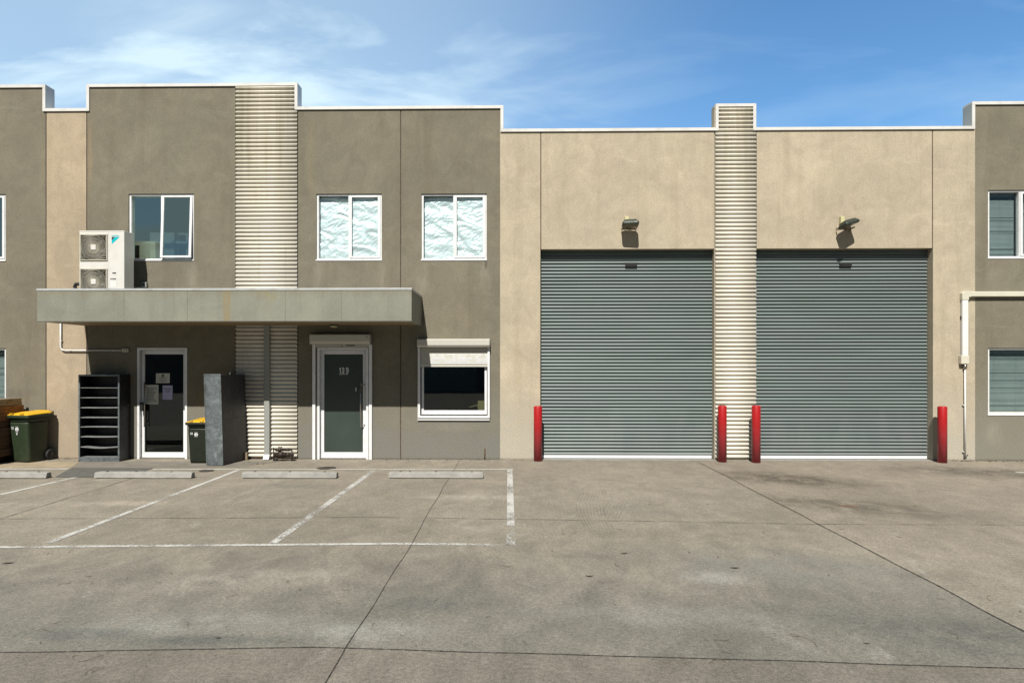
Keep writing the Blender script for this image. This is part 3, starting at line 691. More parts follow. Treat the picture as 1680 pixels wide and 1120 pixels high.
# unit C
panel(uC, 820.4, 887.3, ZTC, 'beige', x0=X(820.4) + .0004)
seal(uC, 887.3, ZTC, Zh(887, 408))
ZL = Zh(1030, 408.3); ZR = Zh(1385, 407.0)
panel(uC, 887.3, 1172.3, ZTC, 'beige', (), ZL)
panel(uC, 1240.6, 1529.8, ZTC, 'beige', (), ZL)
seal(uC, 1529.8, ZTC, ZL)
panel(uC, 1529.8, 1599.8, ZTC, 'beige', x1=X(1599.8) - .0006)
MB().box(X(1172.3) + .001, X(1240.6) - .001, 0.014, 0.2, -0.06, ZBX - 0.02).build('backing_wall', 'beige', uC)
xe, xf, xg = X(1174.2, -.025), X(1240.7, -.025), X(1595, -.025)
coping(uC, [(xd, ZTB - CF - .001), (xd, ZTC), (xe, ZTC), (xe, ZBX), (xf, ZBX), (xf, ZTC), (xg, ZTC), (xg, ZTD - CF - .001)])
# unit D
wall_panel(MB(), X(1599.8) + 0.0, XR, -0.06, ZTD - 0.012, [hR1, hR2], 0, 0.2).build('wall_panel', 'grey_right', uD)
coping(uD, [(xg, ZTD), (XR, ZTD)])
MB().box(xg - 0.004, xg, -0.02, 0.23, ZTC + 0.002, ZTD - 0.03).build('end_flashing', 'coping_grey', uD)
for u, a, b_, zt in ((uA, XL, X(75.7) - .01, ZTA), (uB, X(75.7) + .01, X(820.4) - .01, ZTB), (uC, X(820.4) + .01, X(1599.8) - .01, ZTC), (uD, X(1599.8) + .01, XR, ZTD)):
    solid_building(u, a, b_, zt)

# ------------------------------------------------------------------ corrugated cladding
def cladding(u, px0, px1, ztop, x_top=None, zstep=None):
    pitch = 0.0760; amp = 0.0315; yc = 0.0065; N = 20; z = 0.03; mb = MB(); mb.smooth = True
    x0, x1 = X(px0), X(px1)
    rows = []
    while z < ztop - 0.01:
        rows.append(z); z += pitch / N
    rows.append(ztop - 0.01)
    vs = []; ys = []
    for zz_ in rows:
        q_ = min(1.0, max(0.0, 0.60 + 0.95 * math.cos(2 * math.pi * (zz_ - 0.068) / pitch)))
        y = yc - amp * (q_ * q_ * (3 - 2 * q_) * 0.82 + 0.18 * max(0.0, math.cos(2 * math.pi * (zz_ - 0.068) / pitch)))
        for x in (x0, x1): vs.append((x, y, zz_))
        ys.append(y)
    n = len(rows)
    mb.add(vs, [[2 * i, 2 * i + 1, 2 * i + 3, 2 * i + 2] for i in range(n - 1)])
    # sheet thickness: returned ends
    e = []
    for zz_, y in zip(rows, ys):
        for x in (x0, x1): e.append((x, max(y + 0.0015, y), zz_))
    mb.smooth = False
    k = len(mb.v); mb.v += e
    for i in range(n - 1):
        for s in (0, 1):
            mb.f.append([2 * i + s, 2 * i + 2 + s, k + 2 * i + 2 + s, k + 2 * i + s]); mb.m.append(0); mb.sm.append(False)
        mb.f.append([k + 2 * i, k + 2 * i + 2, k + 2 * i + 3, k + 2 * i + 1]); mb.m.append(0); mb.sm.append(True)
    return mb.build('corrugated_cladding', 'corr', u)
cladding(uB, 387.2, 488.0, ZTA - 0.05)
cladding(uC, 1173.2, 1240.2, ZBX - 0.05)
# ------------------------------------------------------------------ roller doors
def roller_door(u, px0, px1, zt):
    yd = 0.165; x0, x1 = X(px0) + 0.001, X(px1) - 0.001; pitch = 0.0636; zbot = 0.0
    prof = [(0, 0.004), (0.08, -0.001), (0.42, -0.003), (0.58, -0.009), (0.70, -0.020), (0.77, -0.024), (0.82, -0.020), (0.86, 0.006), (0.95, 0.008)]
    zb = 0.075; rows = []; z = zt + 0.15
    top = z; n = int((top - zb) / pitch); top = zb + n * pitch
    mb = MB(); mb.smooth = False
    vs = []
    for k in range(n):
        for f, y in prof: rows.append((top - (k + f) * pitch, yd + y))
    rows.append((zb, yd))
    nx = 14
    for (z, y) in rows:
        for i in range(nx + 1):
            x = x0 + (x1 - x0) * i / nx
            # hand-dented slats: tiny waviness along the curtain
            wv = 0.0022 * mnoise.noise(Vector((x * 1.1, z * 6.0, 1.7)))
            vs.append((x, y + wv, z + 0.0015 * mnoise.noise(Vector((x * 0.9, z * 3, 9)))))
    fs = []
    for r in range(len(rows) - 1):
        for i in range(nx):
            a = r * (nx + 1) + i; fs.append([a, a + 1, a + nx + 2, a + nx + 1])
    mb.add(vs, fs)
    d = mb.build('roller_door', 'roller', u)
    MB().box(x0 + 0.01, x1 - 0.01, yd - 0.022, yd + 0.02, 0.014, 0.070).build('bottom_rail', 'white', d, bevel=0.003)
    MB().box(x0 + 0.01, x1 - 0.01, yd - 0.018, yd + 0.012, 0.007, 0.0135).build('rubber_seal', 'black', d)
    g2 = MB(); g2.box(x0 - 0.0, x0 + 0.03, yd - 0.028, yd - 0.0235, 0.01, zt); g2.box(x1 - 0.03, x1, yd - 0.028, yd - 0.0235, 0.01, zt)
    zz0 = Zh(px0, 434); mbh = MB(); xm = (x0 + x1) / 2 + 0.09
    mbh.box(xm - 0.11, xm + 0.11, yd - 0.05, yd - 0.022, zz0 - 0.02, zz0 + 0.05).build('lifting_lug', 'cab_black', d, bevel=0.004)
    # dark head gap behind the lintel
    return d
roller_door(uC, 887.3, 1172.3, ZL); roller_door(uC, 1240.6, 1529.8, ZL)
# concrete sill under each door
for a, b_ in ((887.3, 1172), (1240.6, 1529.8)):
    MB().box(X(a) + .002, X(b_) - .002, -0.035, 0.3, -0.02, 0.0035 + 0.003).build('door_sill', 'stop', uC)
MB().box(X(820.4) + .02, X(1599.8) - .02, 0.25, 0.27, 0.0, ZTC - 0.6).build('dark_lining', 'black', uC)

# ------------------------------------------------------------------ windows
def frame_rect(mb, x0, x1, z0, z1, w, y0, y1, wb=None, wt_=None):
    wb = w if wb is None else wb; wt_ = w if wt_ is None else wt_
    mb.box(x0, x0 + w, y0, y1, z0, z1); mb.box(x1 - w, x1, y0, y1, z0, z1)
    mb.box(x0 + w, x1 - w, y0 + .0005, y1, z1 - wt_, z1); mb.box(x0 + w, x1 - w, y0 + .0005, y1, z0, z0 + wb)
    return mb
def room(u, x0, x1, z0, z1, depth=3.2, y0=0.2, mname='interior'):
    mb = MB(); th = 0.05; x0 -= .5; x1 += .5; zb = z0 - .8 if z0 > 1.5 else 0.01; zt = z1 + 0.25
    mb.box(x0 - th, x0, y0, y0 + depth, zb, zt); mb.box(x1, x1 + th, y0, y0 + depth, zb, zt)
    mb.box(x0, x1, y0 + depth, y0 + depth + th, zb, zt); mb.box(x0 - th, x1 + th, y0, y0 + depth, zb - th, zb); mb.box(x0 - th, x1 + th, y0, y0 + depth, zt, zt + th)
    return mb.build('interior_room', mname, u)
def foil_mesh(x0, x1, z0, z1, y, seed):
    nx, nz = 46, 96; mb = MB(); vs = []
    for j in range(nz + 1):
        for i in range(nx + 1):
            x = x0 + (x1 - x0) * i / nx; z = z0 + (z1 - z0) * j / nz
            p = Vector((x * 3.4 + seed, z * 5.2 + x * 1.2, seed * 2))
            w1 = mnoise.noise(p + Vector((mnoise.noise(p * 0.8) * 1.3, mnoise.noise(p * 0.7 + Vector((5, 5, 5))) * 1.3, 0)))
            w2 = abs(mnoise.noise(Vector((x * 8 + seed * 3, z * 13 - x * 5, 4)))); w3 = abs(mnoise.noise(Vector((x * 26 + z * 18, z * 44 - x * 9, seed))))
            vs.append((x, y + 0.020 * w1 + 0.010 * w2 + 0.0042 * w3, z))
    fs = [[j * (nx + 1) + i, j * (nx + 1) + i + 1, (j + 1) * (nx + 1) + i + 1, (j + 1) * (nx + 1) + i] for j in range(nz) for i in range(nx)]
    mb.add(vs, fs); return mb
def blind_mesh(x0, x1, z0, z1, y, pitch=0.026, seed=1, tilt=0.9):
    mb = MB(); rnd = random.Random(seed); z = z1
    mb.box(x0, x1, y - 0.012, y + 0.015, z1, z1 + 0.02)
    while z > z0:
        a = R(rnd.gauss(72, 6)) * 1.0
        if rnd.random() < 0.12: a = R(rnd.uniform(30, 50))
        hw = 0.0135; dy, dz = math.cos(a) * hw, math.sin(a) * hw; sg = rnd.uniform(-.002, .002)
        mb.add([(x0, y - dy, z - dz), (x1, y - dy, z - dz + sg), (x1, y + dy, z + dz + sg), (x0, y + dy, z + dz)], [(0, 1, 2, 3)])
        z -= pitch * 0.86
    for xx in (x0 + (x1 - x0) * .14, x0 + (x1 - x0) * .5, x0 + (x1 - x0) * .86):
        mb.box(xx - .001, xx + .001, y - .016, y - .0145, z0, z1)
    return mb
def window(u, h, fill, gm_='glass_sky', open_=0.0, two=True, seed=1):
    x0, x1, z0, z1 = h; W = x1 - x0
    fy0, fy1 = 0.024, 0.10
    mb = MB(); frame_rect(mb, x0 + .003, x1 - .003, z0 + .02, z1 - .003, 0.036, fy0, fy1, 0.022, 0.03)
    xm = x0 + W * 0.5
    if two: mb.box(xm - 0.016, xm + 0.002, fy0 + .001, fy1, z0 + .04, z1 - .03)
    win = mb.build('window', 'white', u)
    MB().box(x0 - 0.008, x1 + 0.004, -0.012, fy0 + 0.06, z0 - 0.004, z0 + 0.0195).build('sill', 'white', win, bevel=0.002)
    if two:
        # fixed light, glass set deep
        MB().box(x0 + .039, xm - .016, 0.082, 0.086, z0 + .042, z1 - .033).build('pane', gm_, win)
        MB().box(x0 + .039, xm - .016, 0.076, 0.09, z0 + .042, z0 + .052).build('glazing_bead', 'offwhite', win)
        # opening sash, set forward
        sx0, sx1, sz0, sz1 = xm + .004, x1 - .030, z0 + .047, z1 - .034
        sb = frame_rect(MB(), sx0, sx1, sz0, sz1, 0.046, 0.012, 0.05, 0.036, 0.030); sash = sb.build('sash', 'white', win, bevel=0.002)
        pn = MB().box(sx0 + .046, sx1 - .046, 0.030, 0.034, sz0 + .036, sz1 - .030).build('pane', gm_, win)
        if open_:
            org = Vector(ORG[u.name]); piv = Vector((0, 0.03, sz1)) - Vector((0, org.y, org.z))
            for o in (sash, pn):
                o.matrix_local = Matrix.Translation(piv) @ Matrix.Rotation(-open_, 4, 'X') @ Matrix.Translation(-piv)
    else:
        MB().box(x0 + .039, x1 - .039, 0.066, 0.070, z0 + .042, z1 - .033).build('pane', gm_, win)
        MB().box(x0 + .039, x1 - .039, 0.045, 0.10, z0 + .042, z0 + .062).build('bottom_bead', 'offwhite', win)
    if fill == 'foil':
        foil_mesh(x0 + .04, xm - .014, z0 + .04, z1 - .05, 0.104, seed).build('foil_sheet', 'foil', win)
        foil_mesh(xm + .02, x1 - .04, z0 + .05, z1 - .03, 0.062, seed + 3.7).build('foil_sheet', 'foil', win)
    elif fill == 'blind':
        blind_mesh(x0 + .04, x1 - .04 if not two else xm - .03, z0 + .05, z1 - .05, 0.135, seed=seed).build('blind', 'blind', win)
        if two: blind_mesh(xm + .02, x1 - .03, z0 + .05, z1 - .05, 0.135, seed=seed + 1).build('blind', 'blind', win)
    room(u, x0, x1, z0, z1)
    return win
w1 = window(uB, hW1, None, 'glass_sky', open_=R(3.4))
window(uB, hW2, 'foil', 'glass_foil', seed=2.0)
window(uB, hW3, 'foil', 'glass_foil', seed=8.3)
window(uA, hA1, None, 'glass_sky'); window(uA, hA2, 'blind', 'glass_blind', two=False, seed=5)
window(uD, hR1, 'blind', 'glass_blind', seed=11); window(uD, hR2, 'blind', 'glass_blind', two=False, seed=21)
# office furniture behind the open window
yi = 0.42
def ibox(mb, a, b_, c_, d_, y0=yi, y1=yi + .05): mb.box(X(a, y0), X(b_, y0), y0, y1, Zh((a + b_) / 2, d_, y0), Zh((a + b_) / 2, c_, y0))
mb = MB(); ibox(mb, 246, 287, 381.5, 398); ibox(mb, 222, 307, 396, 399.5, yi - .08, yi + .3); ibox(mb, 246, 287, 401, 424); ibox(mb, 290, 308, 382, 385); ibox(mb, 305, 308, 385, 424); ibox(mb, 290, 292.5, 385, 424)
mb.build('desk_shelving', 'white', uB)
mb = MB(); ibox(mb, 221, 246, 400.5, 425); mb.build('dark_cabinet', 'cab_black', uB)

# ------------------------------------------------------------------ glass doors
def glass_door(u, h, leaf, gpx, pane_mat, handle_side, setback=0.06):
    x0, x1, _, z1 = h
    mb = MB(); fw = 0.045
    mb.box(x0 + .002, x0 + fw, -0.012, 0.12, 0.0, z1 - .002); mb.box(x1 - fw, x1 - .002, -0.012, 0.12, 0.0, z1 - .002)
    mb.box(x0 + fw, x1 - fw, -0.0115, 0.12, z1 - fw, z1 - .002)
    door = mb.build('door', 'white', u, bevel=0.002)
    MB().box(x0 + fw, x1 - fw, 0.0, 0.12, 0.0, 0.02).build('threshold', 'steel', door)
    lx0, lx1 = X(leaf[0], setback), X(leaf[1], setback); lz1 = z1 - fw - 0.004
    gx0, gx1 = X(gpx[0], setback), X(gpx[1], setback); gz1, gz0 = Zh(gpx[0], gpx[2], setback), Zh(gpx[0], gpx[3], setback)
    lf = MB(); lf.box(lx0, gx0, setback, setback + .045, .022, lz1); lf.box(gx1, lx1, setback, setback + .045, .022, lz1)
    lf.box(gx0, gx1, setback + .0005, setback + .045, gz1, lz1); lf.box(gx0, gx1, setback + .0005, setback + .045, .022, gz0)
    leafo = lf.build('door_leaf', 'white', door, bevel=0.002)
    MB().box(gx0, gx1, setback + .02, setback + .026, gz0, gz1).build('pane', pane_mat, door)
    return door, (lx0, lx1, gx0, gx1, gz0, gz1, setback)
d1, g1 = glass_door(uB, hD1, (232.5, 304), (237.1, 300.8, 581, 741.5), 'glass_dark', 'l')
d2, g2 = glass_door(uB, hD2, (525.3, 603), (531.7, 595.4, 581, 741.5), 'frosted', 'r')
room(uB, hD1[0], hD1[1], 0.0, hD1[3], 3.0)
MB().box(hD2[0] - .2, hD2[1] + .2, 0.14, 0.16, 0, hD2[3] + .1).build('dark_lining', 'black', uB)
def pull(door, xh, za, zb, y, r=0.013):
    mb = MB(); mb.tube([(xh, y - .06, za), (xh, y - .06, zb)], r, 12)
    for z in (za + .10, zb - .10): mb.tube([(xh, y - .06, z), (xh, y + .002, z)], r * .7, 8)
    return mb.build('handle', 'steel', door)
pull(d1, X(237, 0), Zh(237, 700), Zh(237, 627), g1[6])
hp = MB(); hp.box(X(229.5, -.03), X(234.5, -.03), -0.035, 0.02, Zh(232, 674), Zh(232, 660)); hp.build('lock_box', 'cab_black', d1, bevel=.006)
xh = X(592, 0); mb = MB(); za, zb = Zh(592, 701), Zh(592, 626); mb.tube([(xh, -0.03, za), (xh, -0.03, zb)], .012, 12)
for z in (Zh(592, 631.5), Zh(592, 697)): mb.tube([(xh, -0.03, z), (X(598.5, .06), .062, z)], .008, 8)
mb.build('handle', 'steel', d2)
mb = MB(); xk = X(584, .07); zk = Zh(584, 638.5, .07)
for dz in (-.02, .02): mb.tube([(xk, .062, zk + dz), (xk, .079, zk + dz)], .013, 12)
mb.pieces('lock_cylinder', 'pvc', d2)
yt = g2[6] + .0185
xn = X(556.5, yt); zn = Zh(556.5, 611.3, yt)
# narrow bold numerals built as strokes
def strokes(mb, segs, ox, oz, w, h, t, y):
    for i_, (a, b_) in enumerate(segs):
        yy_ = y - .00012 * i_
        p = Vector((ox + a[0] * w, yy_, oz + a[1] * h)); q = Vector((ox + b_[0] * w, yy_, oz + b_[1] * h))
        d = (q - p).normalized(); nn = Vector((-d.z, 0, d.x)) * t / 2; p -= d * t * .4; q += d * t * .4
        mb.add([p + nn, q + nn, q - nn, p - nn], [(0, 1, 2, 3)])
GL = {'1': [((.2, .78), (.62, 1)), ((.62, 1), (.62, 0))],
      '3': [((0, .8), (.2, 1)), ((.2, 1), (.75, 1)), ((.75, 1), (1, .8)), ((1, .8), (.85, .52)), ((.85, .52), (.45, .52)), ((.85, .52), (1, .22)), ((1, .22), (.75, 0)), ((.75, 0), (.2, 0)), ((.2, 0), (0, .2))],
      '9': [((0, .12), (.25, 0)), ((.25, 0), (.8, 0)), ((.8, 0), (1, .2)), ((1, .2), (1, .8)), ((1, .8), (.8, 1)), ((.8, 1), (.2, 1)), ((.2, 1), (0, .8)), ((0, .8), (0, .6)), ((0, .6), (.2, .42)), ((.2, .42), (.95, .42))],
      '2': [((0, .8), (.2, 1)), ((.2, 1), (.8, 1)), ((.8, 1), (1, .75)), ((1, .75), (0, 0)), ((0, 0), (1, 0))]}
def number(s, x, y, z, w, h, t, parent, mname='bin_mark', adv=1.6, name='number'):
    mb = MB()
    for ch in s:
        if ch != ' ': strokes(mb, GL[ch], x, z, w, h, t, y); x += w * adv
        else: x += w * .75
    return mb.build(name, mname, parent)
number('13 9', xn, yt, zn, .034, .090, .0165, d2)
mb = MB(); rr = random.Random(4); xx = xn
for k in range(13):
    if k in (9, ): xx += .008; continue
    mb.box(xx, xx + .008, yt, yt + .001, zn - .034, zn - .016); 
    if k % 2: mb.box(xx + .008, xx + .011, yt, yt + .001, zn - .034 + (k % 3) * .007, zn - .028 + (k % 3) * .007)
    xx += .0132
mb.build('street_line', 'bin_mark', d2)
# paper notices taped to the left door
def notice(label, px0, px1, py0, py1, mname, lines, emblem=False, ty=None):
    y = g1[6] + .0185
    x0, x1, z0, z1 = X(px0, y), X(px1, y), Zh(px0, py1, y), Zh(px0, py0, y)
    t_ = thing('paper_notice', label, 'notice', (x0, y, z0), group=None)
    nz = 6; vs = []; mb = MB()
    for j in range(nz + 1):
        for i in range(nz + 1):
            u_ = i / nz; v_ = j / nz
            vs.append((x0 + (x1 - x0) * u_, y - .003 - .004 * (abs(u_ - .5) * 2) ** 3 * (1 - v_), z0 + (z1 - z0) * v_))
    mb.add(vs, [[j * 7 + i, j * 7 + i + 1, (j + 1) * 7 + i + 1, (j + 1) * 7 + i] for j in range(nz) for i in range(nz)])
    mb.build('sheet', mname, t_)
    W = x1 - x0; Hh = z1 - z0; mb = MB(); rnd = random.Random(px0)
    for (v_, a, b_, th) in lines:
        xx = x0 + W * a; e = x0 + W * b_
        while xx < e:
            wl = rnd.uniform(.010, .028); mb.box(xx, min(xx + wl, e), y - .0075, y - .0072, z0 + Hh * v_, z0 + Hh * v_ + th); xx += wl + .004
    if emblem:
        cx, cz = (x0 + x1) / 2, z0 + Hh * .76
    mb.build('printed_text', 'ink', t_)
    if emblem: MB().tube([(cx, y - .0072, cz), (cx, y - .0078, cz)], .022, 20).build('emblem', 'decal_black', t_)
    return t_
notice('small white landscape notice with a round black emblem on the left glass door', 256, 278.7, 612.2, 628.3, 'paper', [(.52, .2, .8, .010), (.36, .28, .72, .007), (.23, .12, .88, .005), (.14, .35, .65, .006)], True)
notice('larger white notice with rows of dense text beside the door handle', 238.2, 260.3, 631, 663, 'paper', [(.80, .12, .88, .012)] + [(.73 - .055 * k, .14, random.uniform(.6, .88), .006 if k % 3 else .009) for k in range(12)])
notice('lilac paper notice, right of the two lower sheets on the glass door', 267, 283.3, 632, 655.2, 'paper_lilac', [(.72, .15, .85, .014), (.58, .18, .82, .007), (.52, .3, .7, .007), (.14, .15, .3, .006)])

# roller shutter over the right door
sh = MB(); a, b_ = X(507.5, -.16), X(606.5, -.16); zt, zm, zb = Zh(557, 548.3, -.16), Zh(557, 559.8, -.16), Zh(557, 564.5, -.16)
sh.prism([(-.16, zm), (-.13, zb), (0.0, zb), (0.0, zt + .01), (-.145, zt + .005), (-.16, zt - .01)], a, b_, 'x')
shut2 = sh.build('roller_shutter', 'roller_box', uB, bevel=.003)
mb = MB(); gx = [(512.4, 517.3), (605.2, 610.2)]
for p, q in gx: mb.box(X(p, -.03), X(q, -.03), -.035, 0.0 - .0005, 0.0, zb - .002)
mb.pieces('guide_rail', 'white', shut2, bevel=.003)
MB().box(X(517.5, -.03), X(605, -.03), -.028, -.0005, Zh(557, 569.5, -.03), zb - .004).build('curtain_end', 'roller_box', shut2)
mb = MB(); mb.box(X(560, -.03), X(562, -.03), -.031, -.028, Zh(557, 568.4, -.03), Zh(557, 567, -.03)); mb.box(X(567.5, -.03), X(582, -.03), -.031, -.028, Zh(557, 567.3, -.03), Zh(557, 565.9, -.03)); mb.pieces('slot', 'decal_black', shut2)
mb = MB(); cx, cz = X(601.8, -.163), Zh(601, 553, -.163); mb.tube([(cx, -.1605, cz), (cx, -.163, cz)], .024, 16); mb.build('round_badge', 'bin_mark', shut2)
mb = MB(); mb.tube([(cx, -.1632, cz), (cx, -.1638, cz)], .014, 12); mb.build('badge_centre', 'decal_black', shut2)

# window with half lowered roller shutter
x0, x1 = X(684, -.14), X(803.2, -.14); zt, zm, zb = Zh(744, 556.2, -.14), Zh(744, 566, -.14), Zh(744, 569.8, -.14)
sh = MB().prism([(-.14, zm), (-.11, zb), (0.0, zb), (0.0, zt + .006), (-.13, zt + .004), (-.14, zt - .01)], x0, x1, 'x')
win3 = sh.build('roller_shutter', 'roller_box', uB, bevel=.003)
fx0, fx1, fz0 = X(685.3, -.04), X(803.6, -.04), Zh(744, 685.6, -.04)
mb = MB(); wv = .042
mb.box(fx0, fx0 + wv, -.045, 0.03, fz0, zb - .003); mb.box(fx1 - wv, fx1, -.045, 0.03, fz0, zb - .003)
mb.box(fx0 + wv, fx1 - wv, -.044, 0.03, fz0, fz0 + .042)
mb.box(fx0 + .004, fx0 + .012, -.049, -.0455, fz0 + .004, zb - .01); mb.box(fx1 - .012, fx1 - .004, -.049, -.0455, fz0 + .004, zb - .01)
mb.build('guide_rail', 'white', win3, bevel=.003)
zs0, zs1 = Zh(744, 601.6, -.02), zb - .004
mb = MB(); z = zs1; sp = (zs1 - zs0 - .05) / 8
for k in range(8):
    mb.prism([(-.020, z - sp), (-.026, z - sp * .5), (-.020, z - .004), (-.006, z - .004), (-.006, z - sp)], fx0 + wv + .001, fx1 - wv - .001, 'x'); z -= sp
mb.box(fx0 + wv + .001, fx1 - wv - .001, -.028, -.004, zs0, z - .003)
mb.build('shutter_curtain', 'roller_box', win3)
wx0, wx1, wz0 = X(691.5, .03), X(798.8, .03), Zh(744, 679.6, .03)
wf = frame_rect(MB(), wx0, wx1, wz0, hS[3] - .01, .042, .031, .09, .075, .04).build('window', 'white', uB, bevel=.003)
MB().box(wx0 + .042, wx1 - .042, .06, .066, wz0 + .075, hS[3] - .05).build('pane', 'glass_dark', wf)
mb = MB()
for p in (702.4, 732.3, 762.6, 791.5): mb.tube([(X(p, .03), .0312, wz0 + .035), (X(p, .03), .028, wz0 + .035)], .006, 8)
mb.pieces('screw', 'decal_black', wf)
MB().box(X(685.2, -.02), X(803.4, -.02), -.03, -.001, Zh(744, 689.2, -.02), Zh(744, 687.2, -.02)).build('sill', 'white', wf)
room(uB, hS[0], hS[1], hS[2], hS[3], 3.0)
mb = MB(); mb.tube([(X(770, .3), .3, Zh(770, 668, .3)), (X(783, .3), .3, Zh(783, 664, .3)), (X(784.5, .3), .3, Zh(784, 676, .3))], .010, 8); mb.box(X(784, .4), X(796, .4), .40, .43, Zh(790, 676, .4), Zh(790, 657, .4)); mb.build('desk_lamp', 'yellow_box', uB)

# ------------------------------------------------------------------ canopy
YF = -1.27
cx0, cx1 = X(60.8, YF), X(675.3, YF); cz0 = (Zh(61, 526.3, YF) + Zh(675, 527.3, YF)) / 2; cz1 = (Zh(61, 476, YF) + Zh(675, 477, YF)) / 2
mb = MB()
mb.box(cx0, cx1, YF, YF + .09, cz0, cz1); mb.box(cx0, cx0 + .09, YF + .09, -.001, cz0 + .0005, cz1); mb.box(cx1 - .09, cx1, YF + .09, -.001, cz0 + .0005, cz1)
can = mb.build('canopy', 'fascia', uB, bevel=.004)
MB().box(cx0 + .0905, cx1 - .0905, YF + .0905, -.001, cz0 + .0015, cz0 + .03).build('soffit', 'soffit', can)
MB().box(cx0 + .091, cx1 - .091, YF + .091, -.001, cz0 + .22, cz0 + .26).build('roof_deck', 'canopy_cap', can)
mb = MB(); capz = cz1 + .038
mb.box(cx0 - .006, cx1 + .006, YF - .008, YF + .10, cz1 + .0005, capz); mb.box(cx0 - .006, cx0 + .10, YF + .10, -.001, cz1 + .0005, capz - .001); mb.box(cx1 - .10, cx1 + .006, YF + .10, -.001, cz1 + .0005, capz - .001)
mb.build('cap_flashing', 'canopy_cap', can, bevel=.003)
mb = MB()
for p in (203.5, 307.5, 468, 560): x = X(p, YF); mb.box(x - .0015, x + .0015, YF - .0015, YF - .0005, cz0 + .006, cz1 - .002)
mb.pieces('panel_seam', 'dark_joint', can)
mb = MB(); mb.prism([(YF + .004, cz0 - .008), (YF + .03, cz0 - .008), (YF + .03, cz0 - .0005), (YF - .002, cz0 - .0005)], cx0, cx1, 'x'); mb.build('drip_edge', 'canopy_cap', can)
# downpipe
dx0, dx1 = X(433, -.09), X(442, -.09)
dp = MB().box(dx0, dx1, -.095, -.025, .075, cz0 + .02).build('downpipe', 'downpipe', uB, bevel=.008)
mb = MB(); mb.prism([(-.15, .012), (-.06, .012), (-.03, .075), (-.03, .10), (-.10, .10), (-.10, .085)], dx0 - .002, dx1 + .002, 'x'); mb.build('pipe_shoe', 'white', dp, bevel=.004)
mb = MB(); z = 1.32; mb.box(dx0 - .004, dx1 + .004, -.10, -.02, z, z + .03); mb.box(dx0 - .004, dx1 + .004, -.10, -.02, 2.22, 2.25); mb.pieces('pipe_joiner', 'downpipe', dp, bevel=.003)
# ceiling lamp under the canopy
lx = X(548, -.25); sf = cz0 + .0015
t_ = thing('ceiling_lamp', 'small lamp under the canopy above the frosted glass door', 'lamp', (lx, -.25, sf))
MB().box(lx - .07, lx + .07, -.31, -.19, sf - .018, sf).build('base_plate', 'cab_black', t_, bevel=.004)
MB().box(lx - .055, lx + .055, -.30, -.20, sf - .048, sf - .0185).build('diffuser', 'yellow_box', t_, bevel=.012)

# ------------------------------------------------------------------ air conditioner
yA = -.6; ax0, ax1 = X(130.2, yA), X(203.8, yA); az1 = Zh(165, 380, yA); az0 = cz0 + .30; adp = .31
ac = thing('air_conditioner', 'tall white outdoor air conditioner with two fans standing on the canopy', 'air conditioner', ((ax0 + ax1) / 2, yA + adp / 2, az0))
aw = ax1 - ax0; xs_ = X(178.5, yA)
fy = [(406, 0), (462.5, 1)]; fh = .255
fanx0, fanx1 = X(131.3, yA), X(177, yA); fcx = (fanx0 + fanx1) / 2
fans = [Zh(154, 406, yA), Zh(154, 462.3, yA)]
holes = [(fanx0 + .015, fanx1 - .015, zc - .225, zc + .225) for zc in fans]
wall_panel(MB(), ax0, ax1, az0, az1, holes, yA, yA + adp).build('casing', 'ac_white', ac, bevel=.004)
MB().box(ax0 - .004, ax1 + .004, yA - .004, yA + adp + .004, az1 + .0005, az1 + .018).build('top_cover', 'ac_white', ac, bevel=.006)
MB().box(ax0 + .05, ax1 - .05, yA + .27, yA + .29, az0 + .1, az1 - .05).build('coil', 'cab_black', ac)
mb = MB(); mb.box(xs_ - .001, xs_ + .001, yA - .0008, yA, az0, az1); mb.build('panel_gap', 'ink_grey', ac)
for (zc) in fans:
    mb = MB(); r_in, r_out = .045, .225
    frame_rect(mb, fanx0 + .004, fanx1 - .004, zc - .235, zc + .235, .018, yA - .018, yA - .001)
    gr = mb.build('fan_grille', 'ac_grille', ac, bevel=.003)
    mb = MB()
    for k in range(44):
        a0 = 2 * math.pi * k / 44; pts = []
        for q in range(7):
            f = q / 6; r = r_in + (0.30 - r_in) * f; a = a0 + .75 * f ** 1.2
            x_, z_ = fcx + r * math.cos(a), zc + r * math.sin(a)
            x_ = min(max(x_, fcx - .222), fcx + .222); z_ = min(max(z_, zc - .222), zc + .222)
            pts.append((x_, yA - .004 - .012 * math.sin(f * 2.6), z_))
        mb.tube(pts, .0040, 5, cap=False)
    for rr_ in (.10, .16, .215):
        mb.tube([(fcx + rr_ * math.cos(2 * math.pi * k / 32), yA - .012, zc + rr_ * math.sin(2 * math.pi * k / 32)) for k in range(33)], .002, 5, cap=False)
    mb.build('wire_guard', 'ac_grille', gr)
    MB().box(fcx - .046, fcx + .046, yA - .022, yA - .010, zc - .046, zc + .046).build('hub_plate', 'ac_white', gr, bevel=.006)
    mb = MB()
    for k in range(3):
        a0 = k * 2 * math.pi / 3 + .5; vs = []
        for i in range(7):
            for j in range(5):
                a = a0 + (i / 6) * 1.45 + .35 * j / 4; r = .05 + .155 * j / 4
                vs.append((fcx + r * math.cos(a), yA + .05 + .06 * i / 6, zc + r * math.sin(a)))
        mb.add(vs, [[i * 5 + j, i * 5 + j + 1, (i + 1) * 5 + j + 1, (i + 1) * 5 + j] for i in range(6) for j in range(4)])
    mb.tube([(fcx, yA + .03, zc), (fcx, yA + .14, zc)], .05, 16)
    mb.build('fan_blade', 'fan_dark', gr)
